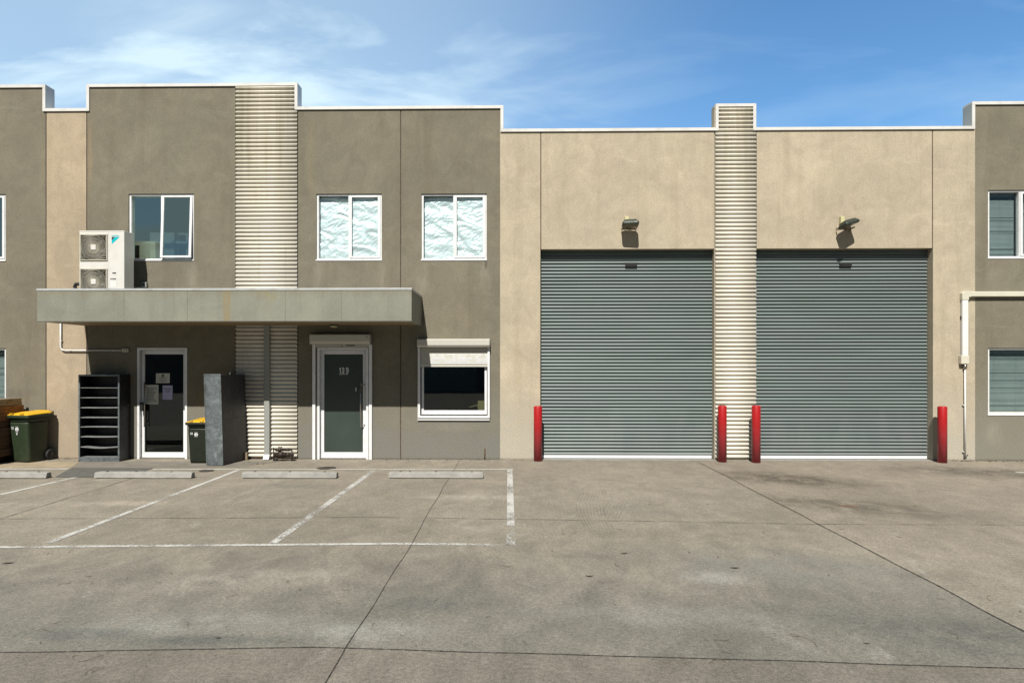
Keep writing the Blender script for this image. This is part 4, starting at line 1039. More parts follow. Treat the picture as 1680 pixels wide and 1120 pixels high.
# maker's mark and labels
lx, lz = X(183.2, yA - .002), Zh(183, 389, yA)
mb = MB(); s_ = .145
mb.add([(lx, yA - .002, lz - .04), (lx + s_, yA - .002, lz), (lx + .06, yA - .002, lz), (lx, yA - .002, lz - .055)], []) if False else None
mb.add([(lx + .062, yA - .0015, lz), (lx + s_, yA - .0015, lz), (lx, yA - .0015, lz - .125), (lx, yA - .0015, lz - .06)], [(0, 1, 2, 3)])
mb.build('logo', 'logo_cyan', ac)
mb = MB(); mb.add([(lx, yA - .0015, lz), (lx + .058, yA - .0015, lz), (lx, yA - .0015, lz - .056)], [(0, 1, 2)]); mb.build('logo', 'decal_black', ac)
text('DAIKIN', .036, lx, yA - .001, lz + .008, 'logo_cyan', ac, sx=1.12, bold=.0012)
mb = MB(); xl, zl = X(184.5, yA), Zh(184, 449, yA); mb.box(xl, xl + .065, yA - .0015, yA - .0003, zl, zl + .022); mb.build('label_plate', 'decal_black', ac)
mb = MB(); xr_, zr_ = X(181.2, yA), Zh(181, 458.6, yA)
for k, (a_, w_) in enumerate(((0, .018), (.024, .014), (.043, .016), (.064, .015), (.083, .016))): mb.box(xr_ + a_, xr_ + a_ + w_, yA - .0015, yA - .0003, zr_, zr_ + .022)
mb.build('model_marking', 'decal_black', ac)
MB().box(X(181, yA), X(190.5, yA), yA - .0015, yA - .0003, Zh(184, 471, yA), Zh(184, 461.5, yA)).build('data_sticker', 'pvc', ac)
mb = MB(); mb.box(ax0 + .06, ax0 + .16, yA + .02, yA + adp - .02, az0 - .038, az0 - .0005); mb.box(ax1 - .16, ax1 - .06, yA + .02, yA + adp - .02, az0 - .038, az0 - .0005); mb.pieces('mounting_foot', 'black', ac)
# refrigerant pipe hump and isolator
px_, pz_ = X(131, -.35), Zh(131, 472, -.35)
pt = thing('refrigerant_pipe', 'black insulated pipe bending out beside the air conditioner', 'pipe', (px_ - .06, -.42, az0))
mb = MB(); mb.tube([(px_ - .03, -.42, az0 - .03)] + [(px_ + .0 - .045 * math.sin(a) , -.42, pz_ - .04 + .085 * (1 - math.cos(a)) / 1.0 * .6) for a in [R(q) for q in range(20, 181, 20)]] + [(ax0 + .0, -.42, pz_ + .05)], .03, 12); mb.build('insulation', 'black', pt)
ix, iz = X(236, -.06), Zh(236, 466, -.06)
it = thing('isolator_switch', 'small grey isolator box on the wall right of the air conditioner', 'switch', (ix, 0, iz - .04))
MB().box(ix - .045, ix + .045, -.06, -.001, iz - .06, iz + .04).build('housing', 'downpipe', it, bevel=.006)
MB().tube([(ix - .01, -.061, iz - .01), (ix - .01, -.075, iz - .01)], .018, 14).build('knob', 'decal_black', it)
MB().tube([(ix - .045, -.03, iz - .045), (ix - .12, -.035, iz - .06), (ix - .2, -.03, iz - .03), (ix - .26, -.04, iz - .06)], .006, 8).build('cable', 'offwhite', it)

# ------------------------------------------------------------------ left conduit with socket
yc = -.035
ct = thing('wall_conduit', 'thin white conduit bending along the wall to a double socket, under the canopy', 'conduit', (X(99, yc), yc, Zh(99, 574.5, yc)))
xa_, za_ = X(99.3, yc), Zh(99, 574.6, yc); rb = .075
arc = [(xa_ + rb - rb * math.cos(a), yc, za_ + rb - rb * math.sin(a)) for a in [R(q) for q in range(0, 91, 15)]]
MB().tube([(xa_, yc, cz0 + .25)] + arc + [(X(201, yc), yc, za_)], .0125, 12).build('conduit_pipe', 'pvc', ct)
mb = MB()
for x_, z_ in ((xa_, Zh(99, 559, yc)),): mb.box(x_ - .026, x_ + .026, -.03, -.001, z_ - .008, z_ + .008)
for p in (115, 143.5, 185): x_ = X(p, yc); mb.box(x_ - .008, x_ + .008, -.03, -.001, za_ - .022, za_ + .022)
mb.pieces('pipe_clip', 'cream_pvc', ct)
MB().box(X(200.3, yc), X(210.3, yc), -.05, -.001, za_ - .032, za_ + .032).build('socket', 'cream_pvc', ct, bevel=.005)
mb = MB()
for p in (203.3, 207.2): mb.tube([(X(p, -.05), -.0505, za_), (X(p, -.05), -.054, za_)], .012, 10)
mb.pieces('socket_hole', 'decal_black', ct)

# ------------------------------------------------------------------ right ducting
yp = -.07
dt = thing('cable_duct', 'white cable duct turning down the wall from the far right unit to a thin pipe', 'duct', (X(1584, 0), 0, .06))
z0_, z1_ = Zh(1600, 486.5, yp), Zh(1600, 478, yp); xv0, xv1 = X(1579.3, yp), X(1589.2, yp)
MB().box(xv1 + .03, XR, yp, -.001, z0_, z1_).build('horizontal_trunking', 'cream_pvc', dt, bevel=.012, seg=3)
MB().box(xv0, xv1, yp, -.001, Zh(1584, 583.5, yp), z0_ - .03).build('vertical_trunking', 'pvc', dt, bevel=.012, seg=3)
mb = MB(); mb.prism([(xv0 - .008, z0_ - .06), (xv1 + .006, z0_ - .06), (xv1 + .006, z0_ - .006), (xv1 + .05, z0_ - .006), (xv1 + .05, z1_ + .008), (xv0 + .03, z1_ + .008), (xv0 - .008, z1_ - .03)], yp - .006, -.0012, 'y'); mb.build('elbow', 'cream_pvc', dt, bevel=.006)
MB().box(X(1576.5, yp), X(1590, yp), yp - .012, -.001, Zh(1584, 597, yp), Zh(1584, 583, yp)).build('end_box', 'cream_pvc', dt, bevel=.01)
xp = X(1583, -.03)
MB().tube([(xp, -.035, Zh(1583, 597, -.03)), (xp, -.035, Zh(1583, 605, -.03))], .028, 12).build('gland', 'steel', dt)
MB().tube([(xp, -.035, Zh(1583, 604, -.03)), (xp, -.035, Zh(1583, 748.5, -.03))], .0135, 12).build('drain_pipe', 'pvc', dt)
mb = MB()
for p in (664.5, 741): z_ = Zh(1583, p, -.03); mb.box(xp - .035, xp + .02, -.03, -.001, z_ - .008, z_ + .008)
mb.pieces('pipe_clip', 'pvc', dt)
mb = MB(); z_ = Zh(1583, 748.5, -.03); mb.tube([(xp - .01, -.035, z_ - .01), (xp + .01, -.04, z_), (xp + .045, -.045, z_ + .03)], .009, 8); mb.build('pipe_end', 'cab_black', dt)
zc_ = Zh(1579, 520, -.02); ck = thing('wall_clip', 'small dark clip beside the vertical cable duct', 'clip', (X(1577, -.02), 0, zc_))
mb = MB(); mb.box(X(1576.6, -.03), X(1578.6, -.03), -.035, -.001, zc_ - .045, zc_ + .02); mb.box(X(1577.2, -.03), X(1580, -.03), -.03, -.001, zc_ + .021, zc_ + .03); mb.build('clip_body', 'cab_black', ck)

# ------------------------------------------------------------------ floodlights
def floodlight(px, py, label, yaw, tilt, roll=0.0):
    y0 = -.22; x = X(px, y0); z = Zh(px, py, y0)
    t_ = thing('floodlight', label, 'floodlight', (x, 0, z), group=None)
    # bracket: a U of flat bar fixed to the wall
    zb_ = z - .075; mb = MB()
    for sx in (-.135, .125): mb.box(x + sx, x + sx + .012, -.16, -.03, zb_ + .0, zb_ + .028); mb.box(x + sx, x + sx + .012, -.030, -.001, zb_ - .055, zb_ + .03)
    mb.box(x - .134, x + .136, -.032, -.002, zb_ + .031, zb_ + .05)
    mb.build('bracket', 'cream_metal', t_, bevel=.002)
    Mx = Matrix.Translation((x, y0 + .02, z)) @ Matrix.Rotation(yaw, 4, 'Z') @ Matrix.Rotation(tilt, 4, 'X') @ Matrix.Rotation(roll, 4, 'Y')
    mb = MB()
    def ring(w, d, zz_, r=.03):
        out = []
        for cx_, cy_, a0 in ((w - r, d - r, 0), (-w + r, d - r, 90), (-w + r, -d + r, 180), (w - r, -d + r, 270)):
            for q in (0, 30, 60, 90): a = R(a0 + q); out.append(Mx @ Vector((cx_ + r * math.cos(a), cy_ + r * math.sin(a), zz_)))
        return out
    mb.loft([ring(.125, .10, -.046), ring(.145, .118, -.042), ring(.152, .120, -.014), ring(.146, .115, .004), ring(.112, .085, .048), ring(.105, .078, .052)], smooth=False)
    for i in range(6): xx = -.075 + i * .03; mb.box(xx - .003, xx + .003, -.06, .06, .050, .060, Mx)
    mb.build('lamp_head', 'flood_body', t_)
    MB().box(-.125, .125, -.095, .095, -.0500, -.0465, Mx).build('lens', 'flood_glass', t_)
    mb = MB()
    for sx in (-.09, .09):
        p = Mx @ Vector((sx, -.116, -.014)); q = Mx @ Vector((sx, -.130, -.014)); mb.tube([p, q], .012, 10)
    mb.pieces('clasp', 'steel', t_)
    mb = MB(); mb.tube([(x - .05, -.12, z - .05), (x - .035, -.10, z - .085), (x, -.08, z - .10), (x + .03, -.06, z - .085), (x + .04, -.03, z - .04)], .007, 8); mb.build('cable', 'black', t_)
    xj = x - .04; MB().box(xj - .036, xj + .036, -.075, -.001, z + .02, z + .155).build('junction_box', 'yellow_box', t_, bevel=.005)
    return t_
floodlight(1034.5, 366, 'black floodlight on a cream bracket above the left roller door', R(-5), R(-6), R(-2))
floodlight(1393, 366, 'black floodlight turned sideways on its bracket above the right roller door', R(10), R(-10), R(-17))

# ------------------------------------------------------------------ bollards
def bollard(px, pyb, pyt, label, group='red bollards guarding the roller doors'):
    x, y = G(px, pyb); y += .075; x = X(px, y)
    t_ = thing('bollard', label, 'bollard', (x, y, 0), group)
    r = .077; zt = Zh(px, pyt, y - r)
    mb = MB(); n = 32
    def ring(rr, zz_): return [Vector((x + rr * math.cos(2 * math.pi * k / n), y + rr * math.sin(2 * math.pi * k / n), zz_)) for k in range(n)]
    mb.loft([ring(r, -.02), ring(r, zt - .008), ring(r - .003, zt - .002), ring(r - .010, zt), ring(r - .03, zt + .003)])
    mb.build('post', 'red', t_); MB().tube([(x, y, zt + .003), (x, y, zt + .006)], r - .03, 24).build('cap', 'red', t_)
    return t_
bollard(882.5, 756.8, 666.7, 'red bollard at the left edge of the left roller door')
bollard(1185, 758.4, 665.8, 'red bollard standing left in front of the ribbed cladding between the roller doors')
bollard(1240.5, 759.4, 665.8, 'red bollard at the left edge of the right roller door')
bollard(1546, 759.6, 667, 'red bollard at the right edge of the right roller door, by the beige wall')

# ------------------------------------------------------------------ wheel stops
def wheel_stop(px0, px1, label, n_bolt=(.12, .42, .78)):
    xa_, ya_ = G(px0, 784.8); xb_, _ = G(px1, 784.8)
    t_ = thing('wheel_stop', label, 'wheel stop', ((xa_ + xb_) / 2, ya_ + .075, 0), 'concrete wheel stops at the heads of the bays')
    W = .15; Hh = .098; y0 = ya_
    prof = [(y0, .013), (y0 + .006, .03), (y0 + .022, .083), (y0 + .034, Hh), (y0 + W - .034, Hh), (y0 + W - .022, .083), (y0 + W - .006, .03), (y0 + W, .013)]
    nseg = 28; mb = MB(); rings = []
    for k in range(nseg + 1):
        f = k / nseg; x_ = xa_ + (xb_ - xa_) * f; e = min(f, 1 - f) * (xb_ - xa_); s = 1.0 - .10 * max(0, 1 - e / .03)
        rings.append([Vector((x_, y0 + W / 2 + (p[0] - y0 - W / 2) * s + .0015 * mnoise.noise(Vector((x_ * 9, p[1] * 30, px0))), p[1] * (s if p[1] > .05 else 1) + .002 * mnoise.noise(Vector((x_ * 14, p[0] * 20, px0))))) for p in prof])
    mb.loft(rings, smooth=False); mb.build('concrete_block', 'stop', t_)
    MB().box(xa_ + .03, xb_ - .03, y0 + .02, y0 + W - .02, .001, .016).build('shadow_gap', 'black', t_)  # black inset box added to draw the dark shadow line under the block
    mb = MB()
    for f in n_bolt: x_ = xa_ + (xb_ - xa_) * f; mb.tube([(x_, y0 + .06, Hh - .002), (x_, y0 + .06, Hh + .007)], .018, 10)
    mb.pieces('fixing_hole', 'decal_black', t_)
wheel_stop(-78, 76.5, 'concrete wheel stop cut off by the left edge, in front of the timber pallets', (.15, .55, .9))
wheel_stop(153.5, 314.5, 'concrete wheel stop in front of the dark shelving cabinet and notice covered door')
wheel_stop(395.8, 552.2, 'concrete wheel stop in front of the downpipe and ribbed cladding', (.13, .5, .87))
wheel_stop(637.5, 792.5, 'concrete wheel stop below the window with the half lowered shutter', (.12, .22, .5, .88))

# drain covers
for px, py, r_, lb in ((339, 772.3, .10, 'small round iron cover just left of the long slanting bay line'), (535.5, 767.8, .145, 'round iron cover on the white line before the frosted door')):
    x, y = G(px, py); t_ = thing('drain_cover', lb, 'drain cover', (x, y, 0))
    n = 28
    def ring(rr, zz_): return [Vector((x + rr * math.cos(2 * math.pi * k / n), y + rr * math.sin(2 * math.pi * k / n), zz_)) for k in range(n)]
    mb = MB(); mb.loft([ring(r_, .0), ring(r_, .007), ring(r_ - .012, .010)]); mb.build('lid', 'drain', t_)
    mb = MB(); mb.loft([ring(r_ + .02, .0), ring(r_ + .018, .0055), ring(r_ + .001, .006)], cap0=False, cap1=False); mb.build('rim', 'drain', t_)

# ------------------------------------------------------------------ wheelie bins
def rrect(w, d, r, z, cx=0, cy=0, n=5):
    out = []
    for sx, sy, a0 in ((1, 1, 0), (-1, 1, 90), (-1, -1, 180), (1, -1, 270)):
        for q in range(n + 1):
            a = R(a0 + 90 * q / n); out.append(Vector((cx + sx * (w / 2 - r) + r * math.cos(a), cy + sy * (d / 2 - r) + r * math.sin(a), z)))
    return out
def make_bin():
    t_ = thing('wheelie_bin', '', 'bin', (0, 0, 0), 'green wheelie bins with yellow lids')
    mb = MB()
    # local: front towards -y, footprint about 0.46 x 0.55
    mb.loft([rrect(.345, .36, .045, .012, 0, .0), rrect(.355, .375, .05, .05, 0, -.003), rrect(.385, .45, .055, .68, 0, -.012), rrect(.385, .452, .05, .70, 0, -.012)])
    body = mb.build('body', 'bin_green', t_)
    mb = MB(); mb.loft([rrect(.37, .43, .05, .699, 0, -.008), rrect(.41, .48, .05, .785, 0, -.0)]); mb.build('collar', 'bin_green', t_)
    mb = MB(); mb.loft([rrect(.452, .52, .04, .775, 0, 0), rrect(.47, .54, .045, .785, 0, 0), rrect(.47, .54, .045, .825, 0, 0), rrect(.44, .51, .04, .828, 0, 0)]); mb.build('rim', 'bin_green', t_, bevel=.002)
    # lid: arched, rising to the back
    mb = MB(); nx, ny = 10, 10; vs = []
    for lay in (0, 1):
        for j in range(ny + 1):
            for i in range(nx + 1):
                u_ = i / nx * 2 - 1; v_ = j / ny
                e = (1 - abs(u_) ** 6) * (1 - (1 - min(1, v_ * 7)) ** 2)
                z = .831 + .022 * v_ + .030 * e * (.55 + .45 * v_) + .012 * (1 - u_ * u_) * e
                if .25 < v_ < .6 and abs(u_) < .45: z += .008
                if lay: z = .8285 + .012 * v_
                vs.append((u_ * .222, -.262 + .52 * v_, z))
    N = (nx + 1) * (ny + 1); fs = []
    for j in range(ny):
        for i in range(nx):
            a = j * (nx + 1) + i; fs.append([a, a + 1, a + nx + 2, a + nx + 1]); fs.append([N + a, N + a + nx + 1, N + a + nx + 2, N + a + 1])
    for i in range(nx):
        fs.append([i, N + i, N + i + 1, i + 1]); a = ny * (nx + 1) + i; fs.append([a, a + 1, N + a + 1, N + a])
    for j in range(ny):
        a = j * (nx + 1); fs.append([a, a + nx + 1, N + a + nx + 1, N + a]); a += nx; fs.append([a, N + a, N + a + nx + 1, a + nx + 1])
    mb.smooth = True; mb.add(vs, fs); lid = mb.build('lid', 'bin_yellow', t_)
    mb = MB(); mb.box(-.15, -.08, -.268, -.235, .846, .862); mb.box(.05, .13, -.268, -.235, .846, .862); mb.pieces('lid_grip', 'bin_yellow', lid, bevel=.006)
    mb = MB(); mb.tube([(-.19, .285, .855), (.19, .285, .855)], .014, 10); mb.box(-.2, -.17, .24, .295, .80, .87); mb.box(.17, .2, .24, .295, .80, .87); mb.build('handle', 'bin_green', t_, bevel=.004)
    for sx in (-1, 1):
        mb = MB(); n = 24
        def cr(rr, x_): return [Vector((sx * x_, .215 + rr * math.cos(2 * math.pi * k / n), .098 + rr * math.sin(2 * math.pi * k / n))) for k in range(n)]
        mb.loft([cr(.085, .185), cr(.095, .192), cr(.095, .222), cr(.085, .229), cr(.062, .229), cr(.058, .222)])
        w = mb.build('wheel', 'decal_black', t_)
        mb = MB(); mb.loft([cr(.056, .222), cr(.052, .227), cr(.02, .230)]); mb.build('wheel_hub', 'cab_black', w)
    MB().tube([(-.19, .215, .098), (.19, .215, .098)], .012, 8).build('axle', 'steel', t_)
    return t_
def bin_marks(t_, num, extra):
    x0, y0, z0 = 0, -.2395, .56
    fy_ = lambda z: -.012 - .225 * ((z) * .0 + 1) - .0
    mb = MB(); n = 28; cz = .585; cx = -.025; y = -.012 - .45 / 2 + (.68 - cz) * .058 - .0035
    def disc(cx, cz, r, ya): mb.add([(cx + r * math.cos(2 * math.pi * k / n), ya, cz + r * math.sin(2 * math.pi * k / n)) for k in range(n)], [list(range(n))])
    disc(cx, cz, .036, y)
    for s in (-1, 1):
        mb.box(cx - .028, cx - .010, y - .001, y, cz + s * .046 - .0028, cz + s * .046 + .0028); mb.box(cx + .010, cx + .028, y - .001, y, cz + s * .046 - .0028, cz + s * .046 + .0028)
    mb.build('emblem', 'bin_mark', t_)
    mb = MB(); mb.add([(cx + .004, y - .0012, cz + .022), (cx + .011, y - .0012, cz - .012), (cx + .003, y - .0012, cz - .036), (cx - .002, y - .0012, cz - .01)], [(0, 1, 2, 3)]); mb.build('emblem_slit', 'bin_green', t_)
    number(num, -.138, y - .001, cz + .002, .017, .036, .0085, t_)
    if extra: number(extra, cx - .012, y + .003, cz - .096, .018, .036, .0085, t_)
b1 = make_bin(); b2 = copy_tree(b1)
yb = -.34; b1.location = ((X(6, yb - .26) + X(50, yb - .26)) / 2, yb, 0); b1['label'] = 'green wheelie bin with yellow lid and number 12 beside the timber pallets'
bin_marks(b1, '12', '9')
b1.location.x += .05; b1.rotation_euler = (0, 0, R(-10)); b1.scale = (1.02, 1.06, 1.03)
for ch in [q for q in bpy.data.objects if q.parent == b2 and q.name.split('.')[0] in ('body', 'collar', 'rim')]:
    ch.material_slots[0].link = 'OBJECT'; ch.material_slots[0].material = M['bin_dark']
yb2 = -.40; b2.location = (X(304, yb2 - .24) + .205, yb2, 0); b2.scale = (.93, .93, .885); b2['label'] = 'smaller green bin with yellow lid and number 13, half hidden by the galvanised cabinet'
bin_marks(b2, '13', None)

# ------------------------------------------------------------------ steel shelving cabinets
def rbox(mb, *a): mb.box(*a)
yf = -.37; sx0, sx1 = X(129.2, yf), X(196.3, yf); st = Zh(162, 614.3, yf)
s1 = thing('shelving_cabinet', 'black steel cabinet with eight open compartments left of the notice covered door', 'cabinet', ((sx0 + sx1) / 2, yf + .17, 0))
dpt = .34; th = .028
mb = MB(); mb.box(sx0, sx0 + .004, yf + .0, yf + dpt, .0, st - .001); mb.box(sx1 - .004, sx1, yf + .0, yf + dpt, 0, st - .001); mb.box(sx0 + .004, sx1 - .004, yf + dpt - .004, yf + dpt, 0, st - .001); mb.box(sx0 + .004, sx1 - .004, yf + .002, yf + dpt - .004, st - .006, st - .001)
mb.build('carcass', 'cab_black', s1)
mb = MB(); mb.box(sx0 - .001, sx0 + .027, yf - .012, yf - .0005, 0, st); mb.box(sx1 - .027, sx1 + .001, yf - .012, yf - .0005, 0, st); mb.box(sx0 + .027, sx1 - .027, yf - .012, yf - .0005, st - .03, st); mb.box(sx0 + .027, sx1 - .027, yf - .012, yf - .0005, 0, .075)
mb.build('front_frame', 'galv', s1, bevel=.002)
for k, p in enumerate((636, 652.3, 668.6, 684.8, 700.3, 716.3, 733)):
    z_ = Zh(162, p, yf); mb = MB(); n = 12; vs = []
    for i in range(n + 1):
        f = i / n; x_ = sx0 + .028 + (sx1 - sx0 - .056) * f
        sag = {6: .022, 5: .005, 4: -.003, 2: .003}.get(k, 0.001) * math.sin(math.pi * min(1, f * 1.0)) ** 1.5
        lip = .008 if k < 2 else .012
        for (yy, dz) in ((yf + .004, lip / 2), (yf + .004, -lip / 2), (yf + dpt - .01, -lip / 2 + .002), (yf + dpt - .01, lip / 2)): vs.append(Vector((x_, yy, z_ + dz - sag)))
    mb.loft([vs[i * 4:i * 4 + 4] for i in range(n + 1)], smooth=False); mb.build('shelf', 'shelf_steel', s1)
MB().box(sx0 + .028, sx1 - .028, yf + .003, yf + dpt - .01, .078, .083).build('shelf', 'shelf_steel', s1)
mb = MB()
for (yy, zz_) in ((yf + .13, 1.08), (yf + .27, 1.02), (yf + .13, .80), (yf + .27, 1.0)): mb.box(sx1, sx1 + .003, yy - .008, yy + .008, zz_ - .008, zz_ + .008)
mb.pieces('wear_mark', 'shelf_steel', s1)
mb = MB(); mb.tube([(sx1 - .01, yf + .26, st), (sx1 - .005, yf + .27, st + .05)], .006, 6); mb.tube([(sx0 + .31, yf + .30, st), (sx0 + .31, yf + .30, st + .05)], .008, 6); mb.pieces('bent_tab', 'shelf_steel', s1)

y2 = -.88; cx0_, cx1_ = X(338.8, y2), X(366.3, y2); ct_ = Zh(350, 613.5, y2)
s2 = thing('steel_cabinet', 'galvanised cabinet turned end on, leaning slightly, right of the notice covered door', 'cabinet', ((cx0_ + cx1_) / 2, y2 + .42, 0))
w2 = cx1_ - cx0_; Lx = .84
lean = Matrix.Shear('XY', 4, (0, 0)); 
def LM(v):   # the cabinet leans to the left towards its top
    return (v[0] - .045 * v[2] / 1.6 + .085 * (v[1] - y2) / .84, v[1], v[2])
mb = MB(); mb.box(cx0_, cx1_, y2, y2 + .003, .012, ct_ - .003); mb.v = [LM(v) for v in mb.v]; mb.build('end_panel', 'galv', s2)
mb = MB(); mb.box(cx0_ - .002, cx0_ + .016, y2 - .006, y2 - .0005, .012, ct_); mb.box(cx1_ - .016, cx1_ + .002, y2 - .006, y2 - .0005, .012, ct_); mb.box(cx0_ + .016, cx1_ - .016, y2 - .006, y2 - .0005, ct_ - .022, ct_); mb.box(cx0_ + .016, cx1_ - .016, y2 - .006, y2 - .0005, .012, .04)
mb.v = [LM(v) for v in mb.v]; mb.build('edge_fold', 'galv', s2, bevel=.002)
mb = MB(); mb.box(cx1_ - .003, cx1_, y2 + .0035, y2 + Lx, .012, ct_ - .02); mb.box(cx0_, cx1_ - .003, y2 + Lx - .003, y2 + Lx, .012, ct_ - .02); mb.box(cx0_, cx1_ - .0035, y2 + .0035, y2 + Lx - .003, ct_ - .025, ct_ - .021)
mb.v = [LM(v) for v in mb.v]; mb.build('back_sheet', 'galv_dark', s2)
mb = MB()
for k in range(9): z_ = .10 + k * .17; mb.box(cx0_ + .01, cx1_ - .006, y2 + .01, y2 + Lx - .01, z_, z_ + .006)
mb.v = [LM(v) for v in mb.v]; mb.build('shelf', 'galv_dark', s2)
mb = MB()
for z_ in (.80,):
    for k in range(16): yy = y2 + .08 + k * .045; mb.box(cx1_, cx1_ + .002, yy, yy + .02, z_ + .004 * (k % 3), z_ + .01 + .004 * (k % 2))
for k in range(12): zz_ = .85 + k * .055; mb.box(cx1_, cx1_ + .002, y2 + .36, y2 + .366, zz_, zz_ + .03)
mb.v = [LM(v) for v in mb.v]; mb.build('rivet_line', 'decal_black', s2)
mb = MB(); mb.tube([(cx1_ - .035, y2 + .35, ct_ - .03), (cx1_ - .02, y2 + .35, ct_ + .05)], .008, 6); mb.pieces('bent_tab', 'shelf_steel', s2)

# timber offcut
ox, oy = G(402.5, 754.5)
tag(MB().box(ox - .036, ox + .036, oy, oy + .05, .002, .14).build('timber_offcut', 'block', bevel=.003), 'short upright timber offcut on the ground behind the galvanised cabinet', 'offcut')

# ------------------------------------------------------------------ water valve pipework
yv = -.24
vx0, vx1 = X(448.8, yv), X(479, yv)
vt = thing('valve_assembly', 'low dark pipework with valves standing in front of the ribbed cladding', 'pipework', ((vx0 + vx1) / 2, yv, 0))
zA, zB = Zh(449, 737.5, yv), Zh(449, 745.5, yv)
mb = MB(); mb.tube([(vx0, yv, 0), (vx0, yv, zA + .02)], .011, 10); mb.tube([(vx0, yv, zA + .015), (vx0, yv, zA + .045)], [.016, .004], 10); mb.tube([(vx1, yv, -.01), (vx1, yv, zA - .01)], .013, 10)
mb.tube([(vx1, yv, .03), (vx1 + .05, yv, .02), (vx1 + .06, yv, .08)], .012, 10); mb.build('standpipe', 'pipe_dark', vt)
mb = MB(); mb.tube([(vx0, yv, zA), (vx1, yv, zA - .005)], .011, 10)
for f, r_, l_ in ((.22, .026, .05), (.34, .032, .035), (.46, .024, .03), (.58, .020, .02), (.74, .022, .06), (.9, .017, .03)):
    x_ = vx0 + (vx1 - vx0) * f; mb.tube([(x_ - l_ * .7, yv, zA), (x_ + l_ * .7, yv, zA)], r_ * 1.15, 10)
for f in (.30, .42): x_ = vx0 + (vx1 - vx0) * f; mb.tube([(x_, yv, zA), (x_, yv, zA + .05)], .007, 8); mb.tube([(x_ - .02, yv, zA + .05), (x_ + .02, yv, zA + .052)], .006, 8)
mb.build('upper_pipe', 'pipe_dark', vt)
mb = MB(); mb.tube([(vx0 + .02, yv, .05), (vx0 + .05, yv, zB), (vx1 + .03, yv, zB - .005)], .026, 10)
for f, r_, l_ in ((.2, .03, .04), (.38, .038, .13), (.40, .048, .06), (.62, .026, .05), (.78, .032, .04)):
    x_ = vx0 + (vx1 - vx0) * f; mb.tube([(x_ - l_ * .8, yv, zB), (x_ + l_ * .8, yv, zB)], r_ * 1.15, 12)
mb.tube([(vx0 + .16, yv, zB - .05), (vx0 + .16, yv, 0)], .006, 8); mb.tube([(vx0 + .04, yv, .06), (vx0 + .05, yv, 0)], .035, 10)
mb.build('lower_pipe', 'pipe_dark', vt)
# rusty stub
rx = X(795.3, -.01); tag(MB().tube([(rx, -.012, 0), (rx + .002, -.012, .21)], .010, 8).build('pipe_stub', 'rust'), 'thin rusty pipe stub against the foot of the grey wall', 'pipe')

# ------------------------------------------------------------------ stacked timber pallets
px_r = X(41, -.08)
def make_pallet():
    t_ = thing('timber_pallet', '', 'pallet', (0, 0, 0), 'timber pallets in the stack by the left bin')
    W, L, Hh = 1.15, 1.0, .125
    for side in (0, 1):
        x_ = -W * side
        for lv in (0, 1):
            a_ = (.0, .058)[lv]; b_ = (.055, .1235)[lv]; e_ = (.0, .012)[lv]
            MB().box(x_ - .05 + (.05 if side else 0), x_ + (.05 if side else 0), -L / 2 + e_, L / 2 - e_, a_, b_).build('side_board', 'wood_brown', t_, bevel=.003)
    for k in range(7):
        x_ = -.055 - (k + 1) * (W - .11) / 8
        MB().box(x_ - .05, x_ + .05, -L / 2 + .004, L / 2 - .004, .1, .1225).build('deck_board', 'wood_brown', t_, bevel=.002)
    for k in range(3):
        y_ = -L / 2 + .02 + k * (L - .10) / 2
        MB().box(-W + .051, -.051, y_, y_ + .06, .02, .099).build('bearer', 'wood_brown', t_, bevel=.002)
    return t_
pl = make_pallet()
names = ['lowest timber pallet, crooked at the foot of the stack', 'second timber pallet from the ground in the shaded stack', 'third timber pallet from the ground in the stack', 'fourth timber pallet from the ground, beside the bin body', 'fifth timber pallet from the ground, level with the bin emblem', 'sixth timber pallet from the ground, just below the bin rim', 'seventh timber pallet from the ground, level with the yellow lid', 'orange brown pallet, second from the top of the stack', 'pale weathered pallet on top of the stack']
prnd = random.Random(3); zc_ = .004
for k in range(9):
    o = pl if k == 0 else copy_tree(pl)
    o.location = (px_r + .03 + prnd.uniform(-.02, .015) - (.16 if k == 0 else .0) - (.025 if k > 7 else 0), -.62 + prnd.uniform(-.02, .02), zc_); zc_ += .1265
    o.rotation_euler = (0, 0, R(prnd.uniform(-1.2, 1.2))); o['label'] = names[k]
    for ch in [q for q in bpy.data.objects if q.parent == o]:
        m_ = ('wood_shaded' if k < 6 else 'wood_brown') if k < 8 else 'wood_grey'  # lower pallets take the timber coloured darker for shadow
        ch.material_slots[0].link = 'OBJECT'; ch.material_slots[0].material = M[m_]

# ------------------------------------------------------------------ leaves and twigs
def leaf(px, py, L, ang, label):
    x, y = G(px, py); mb = MB(); n = 8; vs = []
    for i in range(n + 1):
        f = i / n; w = L * .14 * math.sin(math.pi * min(1, f * .97 + .02)) ; zz_ = .005 + .003 * abs(f - .5) * 2
        for s in (-1, 0, 1):
            p = Vector(((f - .5) * L, s * w, 0)); p.rotate(Euler((0, 0, ang))); vs.append((x + p.x, y + p.y, zz_ + (0.002 if s else 0)))
    mb.add(vs, [[i * 3 + s, i * 3 + s + 1, (i + 1) * 3 + s + 1, (i + 1) * 3 + s] for i in range(n) for s in (0, 1)])
    tag(mb.build('fallen_leaf', 'leaf'), label, 'leaf', 'dead leaves on the concrete')
leaf(1024, 908, .075, .1, 'dead leaf on the concrete below the left roller door, highest of its scattered group')
leaf(1205.5, 932, .085, -.1, 'dark dead leaf lying beside a pale smear in the middle of the yard')
leaf(967, 945.5, .07, .0, 'small dead leaf left of the middle of the yard below the tyre scuffs')
leaf(1422.5, 1056, .045, -.15, 'dark dead leaf near the front joint at the lower right')
leaf(13, 924, .11, .3, 'dark dead leaf near the left edge of the yard')
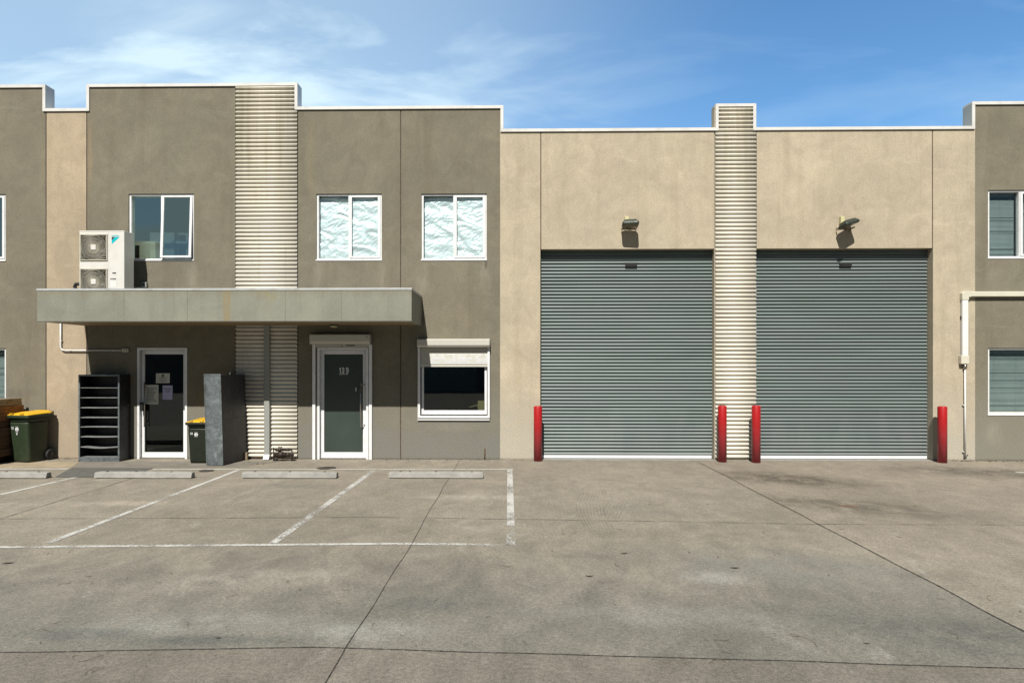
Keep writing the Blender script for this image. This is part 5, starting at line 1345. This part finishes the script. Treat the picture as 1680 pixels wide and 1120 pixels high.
leaf(358, 1047, .04, .2, 'dead leaf close to the front joint at the lower left')
leaf(1674, 1004, .03, .2, 'tiny dead leaf at the right edge of the yard')
mb = MB(); tr_ = random.Random(12)
spots = [(148, 960, .11), (572, 0, 0), (120, 903, .1), (95, 960, .12), (372, 983, .13), (545, 991, .08), (560, 968, .07), (718, 980, .1), (470, 957, .09), (495, 970, .08), (1170, 1050, .12), (1205, 1078, .10), (1190, 1085, .12), (1340, 1062, .25), (1570, 1048, .13), (1625, 978, .14), (1556, 987, .09), (980, 955, .07), (905, 905, .05), (1020, 870, .08), (1130, 908, .08), (1180, 915, .06), (820, 928, .12), (1010, 925, .08), (305, 1021, .06), (100, 1020, .05), (165, 1095, .12), (170, 1075, .14), (1300, 1045, .06), (930, 857, .05), (1250, 874, .07), (1385, 868, .06), (1470, 880, .06), (280, 938, .08), (140, 947, .05), (210, 950, .06)]
for k in range(26): spots.append((tr_.uniform(20, 1660), 800 + 300 * tr_.random() ** .8, tr_.uniform(.025, .07)))
for px, py, L in spots:
    if L == 0: continue
    x, y = G(px, py); a = tr_.uniform(0, 6.28); bend = tr_.choice((-1, 1)) * tr_.uniform(.5, 2.2); pts = []
    xx, yy = x, y
    for i in range(7):
        pts.append((xx, yy, .006 + .004 * math.sin(i))); a += bend / 6; xx += math.cos(a) * L / 6; yy += math.sin(a) * L / 6
    rad = .0016 if py < 950 else .0011
    mb.tube(pts, rad, 5)
for k in range(34):   # grit gathered along the wall foot by the downpipe
    px, py = tr_.uniform(395, 440), tr_.uniform(755, 763); x, y = G(px, py); s = tr_.uniform(.003, .007); mb.box(x - s, x + s, y - s, y + s, .003, .003 + s)
for k in range(160):
    px = tr_.choice((tr_.uniform(20, 130), tr_.uniform(610, 880), tr_.uniform(1560, 1680))); x = X(px); y = -tr_.random() ** 2 * .12 - .006; s = tr_.uniform(.002, .007); mb.box(x - s * 2, x + s * 2, y - s, y + s, .003, .003 + s)
tag(mb.build('leaf_litter', 'twig'), 'thin curled twigs and grit scattered over the concrete', kind='stuff')

# ------------------------------------------------------------------ across the yard, seen only as reflections in the glass
ow = thing('warehouse', 'dark grey warehouse across the yard, seen only as a reflection in the glass', 'building', (0, -34, 0))
mb = MB(); mb.box(-45, 45, -46, -34, 0, 4.3); mb.box(-45.2, 45.2, -46, -33.9, 4.3, 4.5); mb.build('wall', 'far_wall', ow)
mb = MB()
for x_ in (-30, -18, -6, 8, 20, 32): mb.box(x_, x_ + 3.6, -33.98, -33.93, 0, 3.4)
mb.build('roller_door', 'roller', ow)
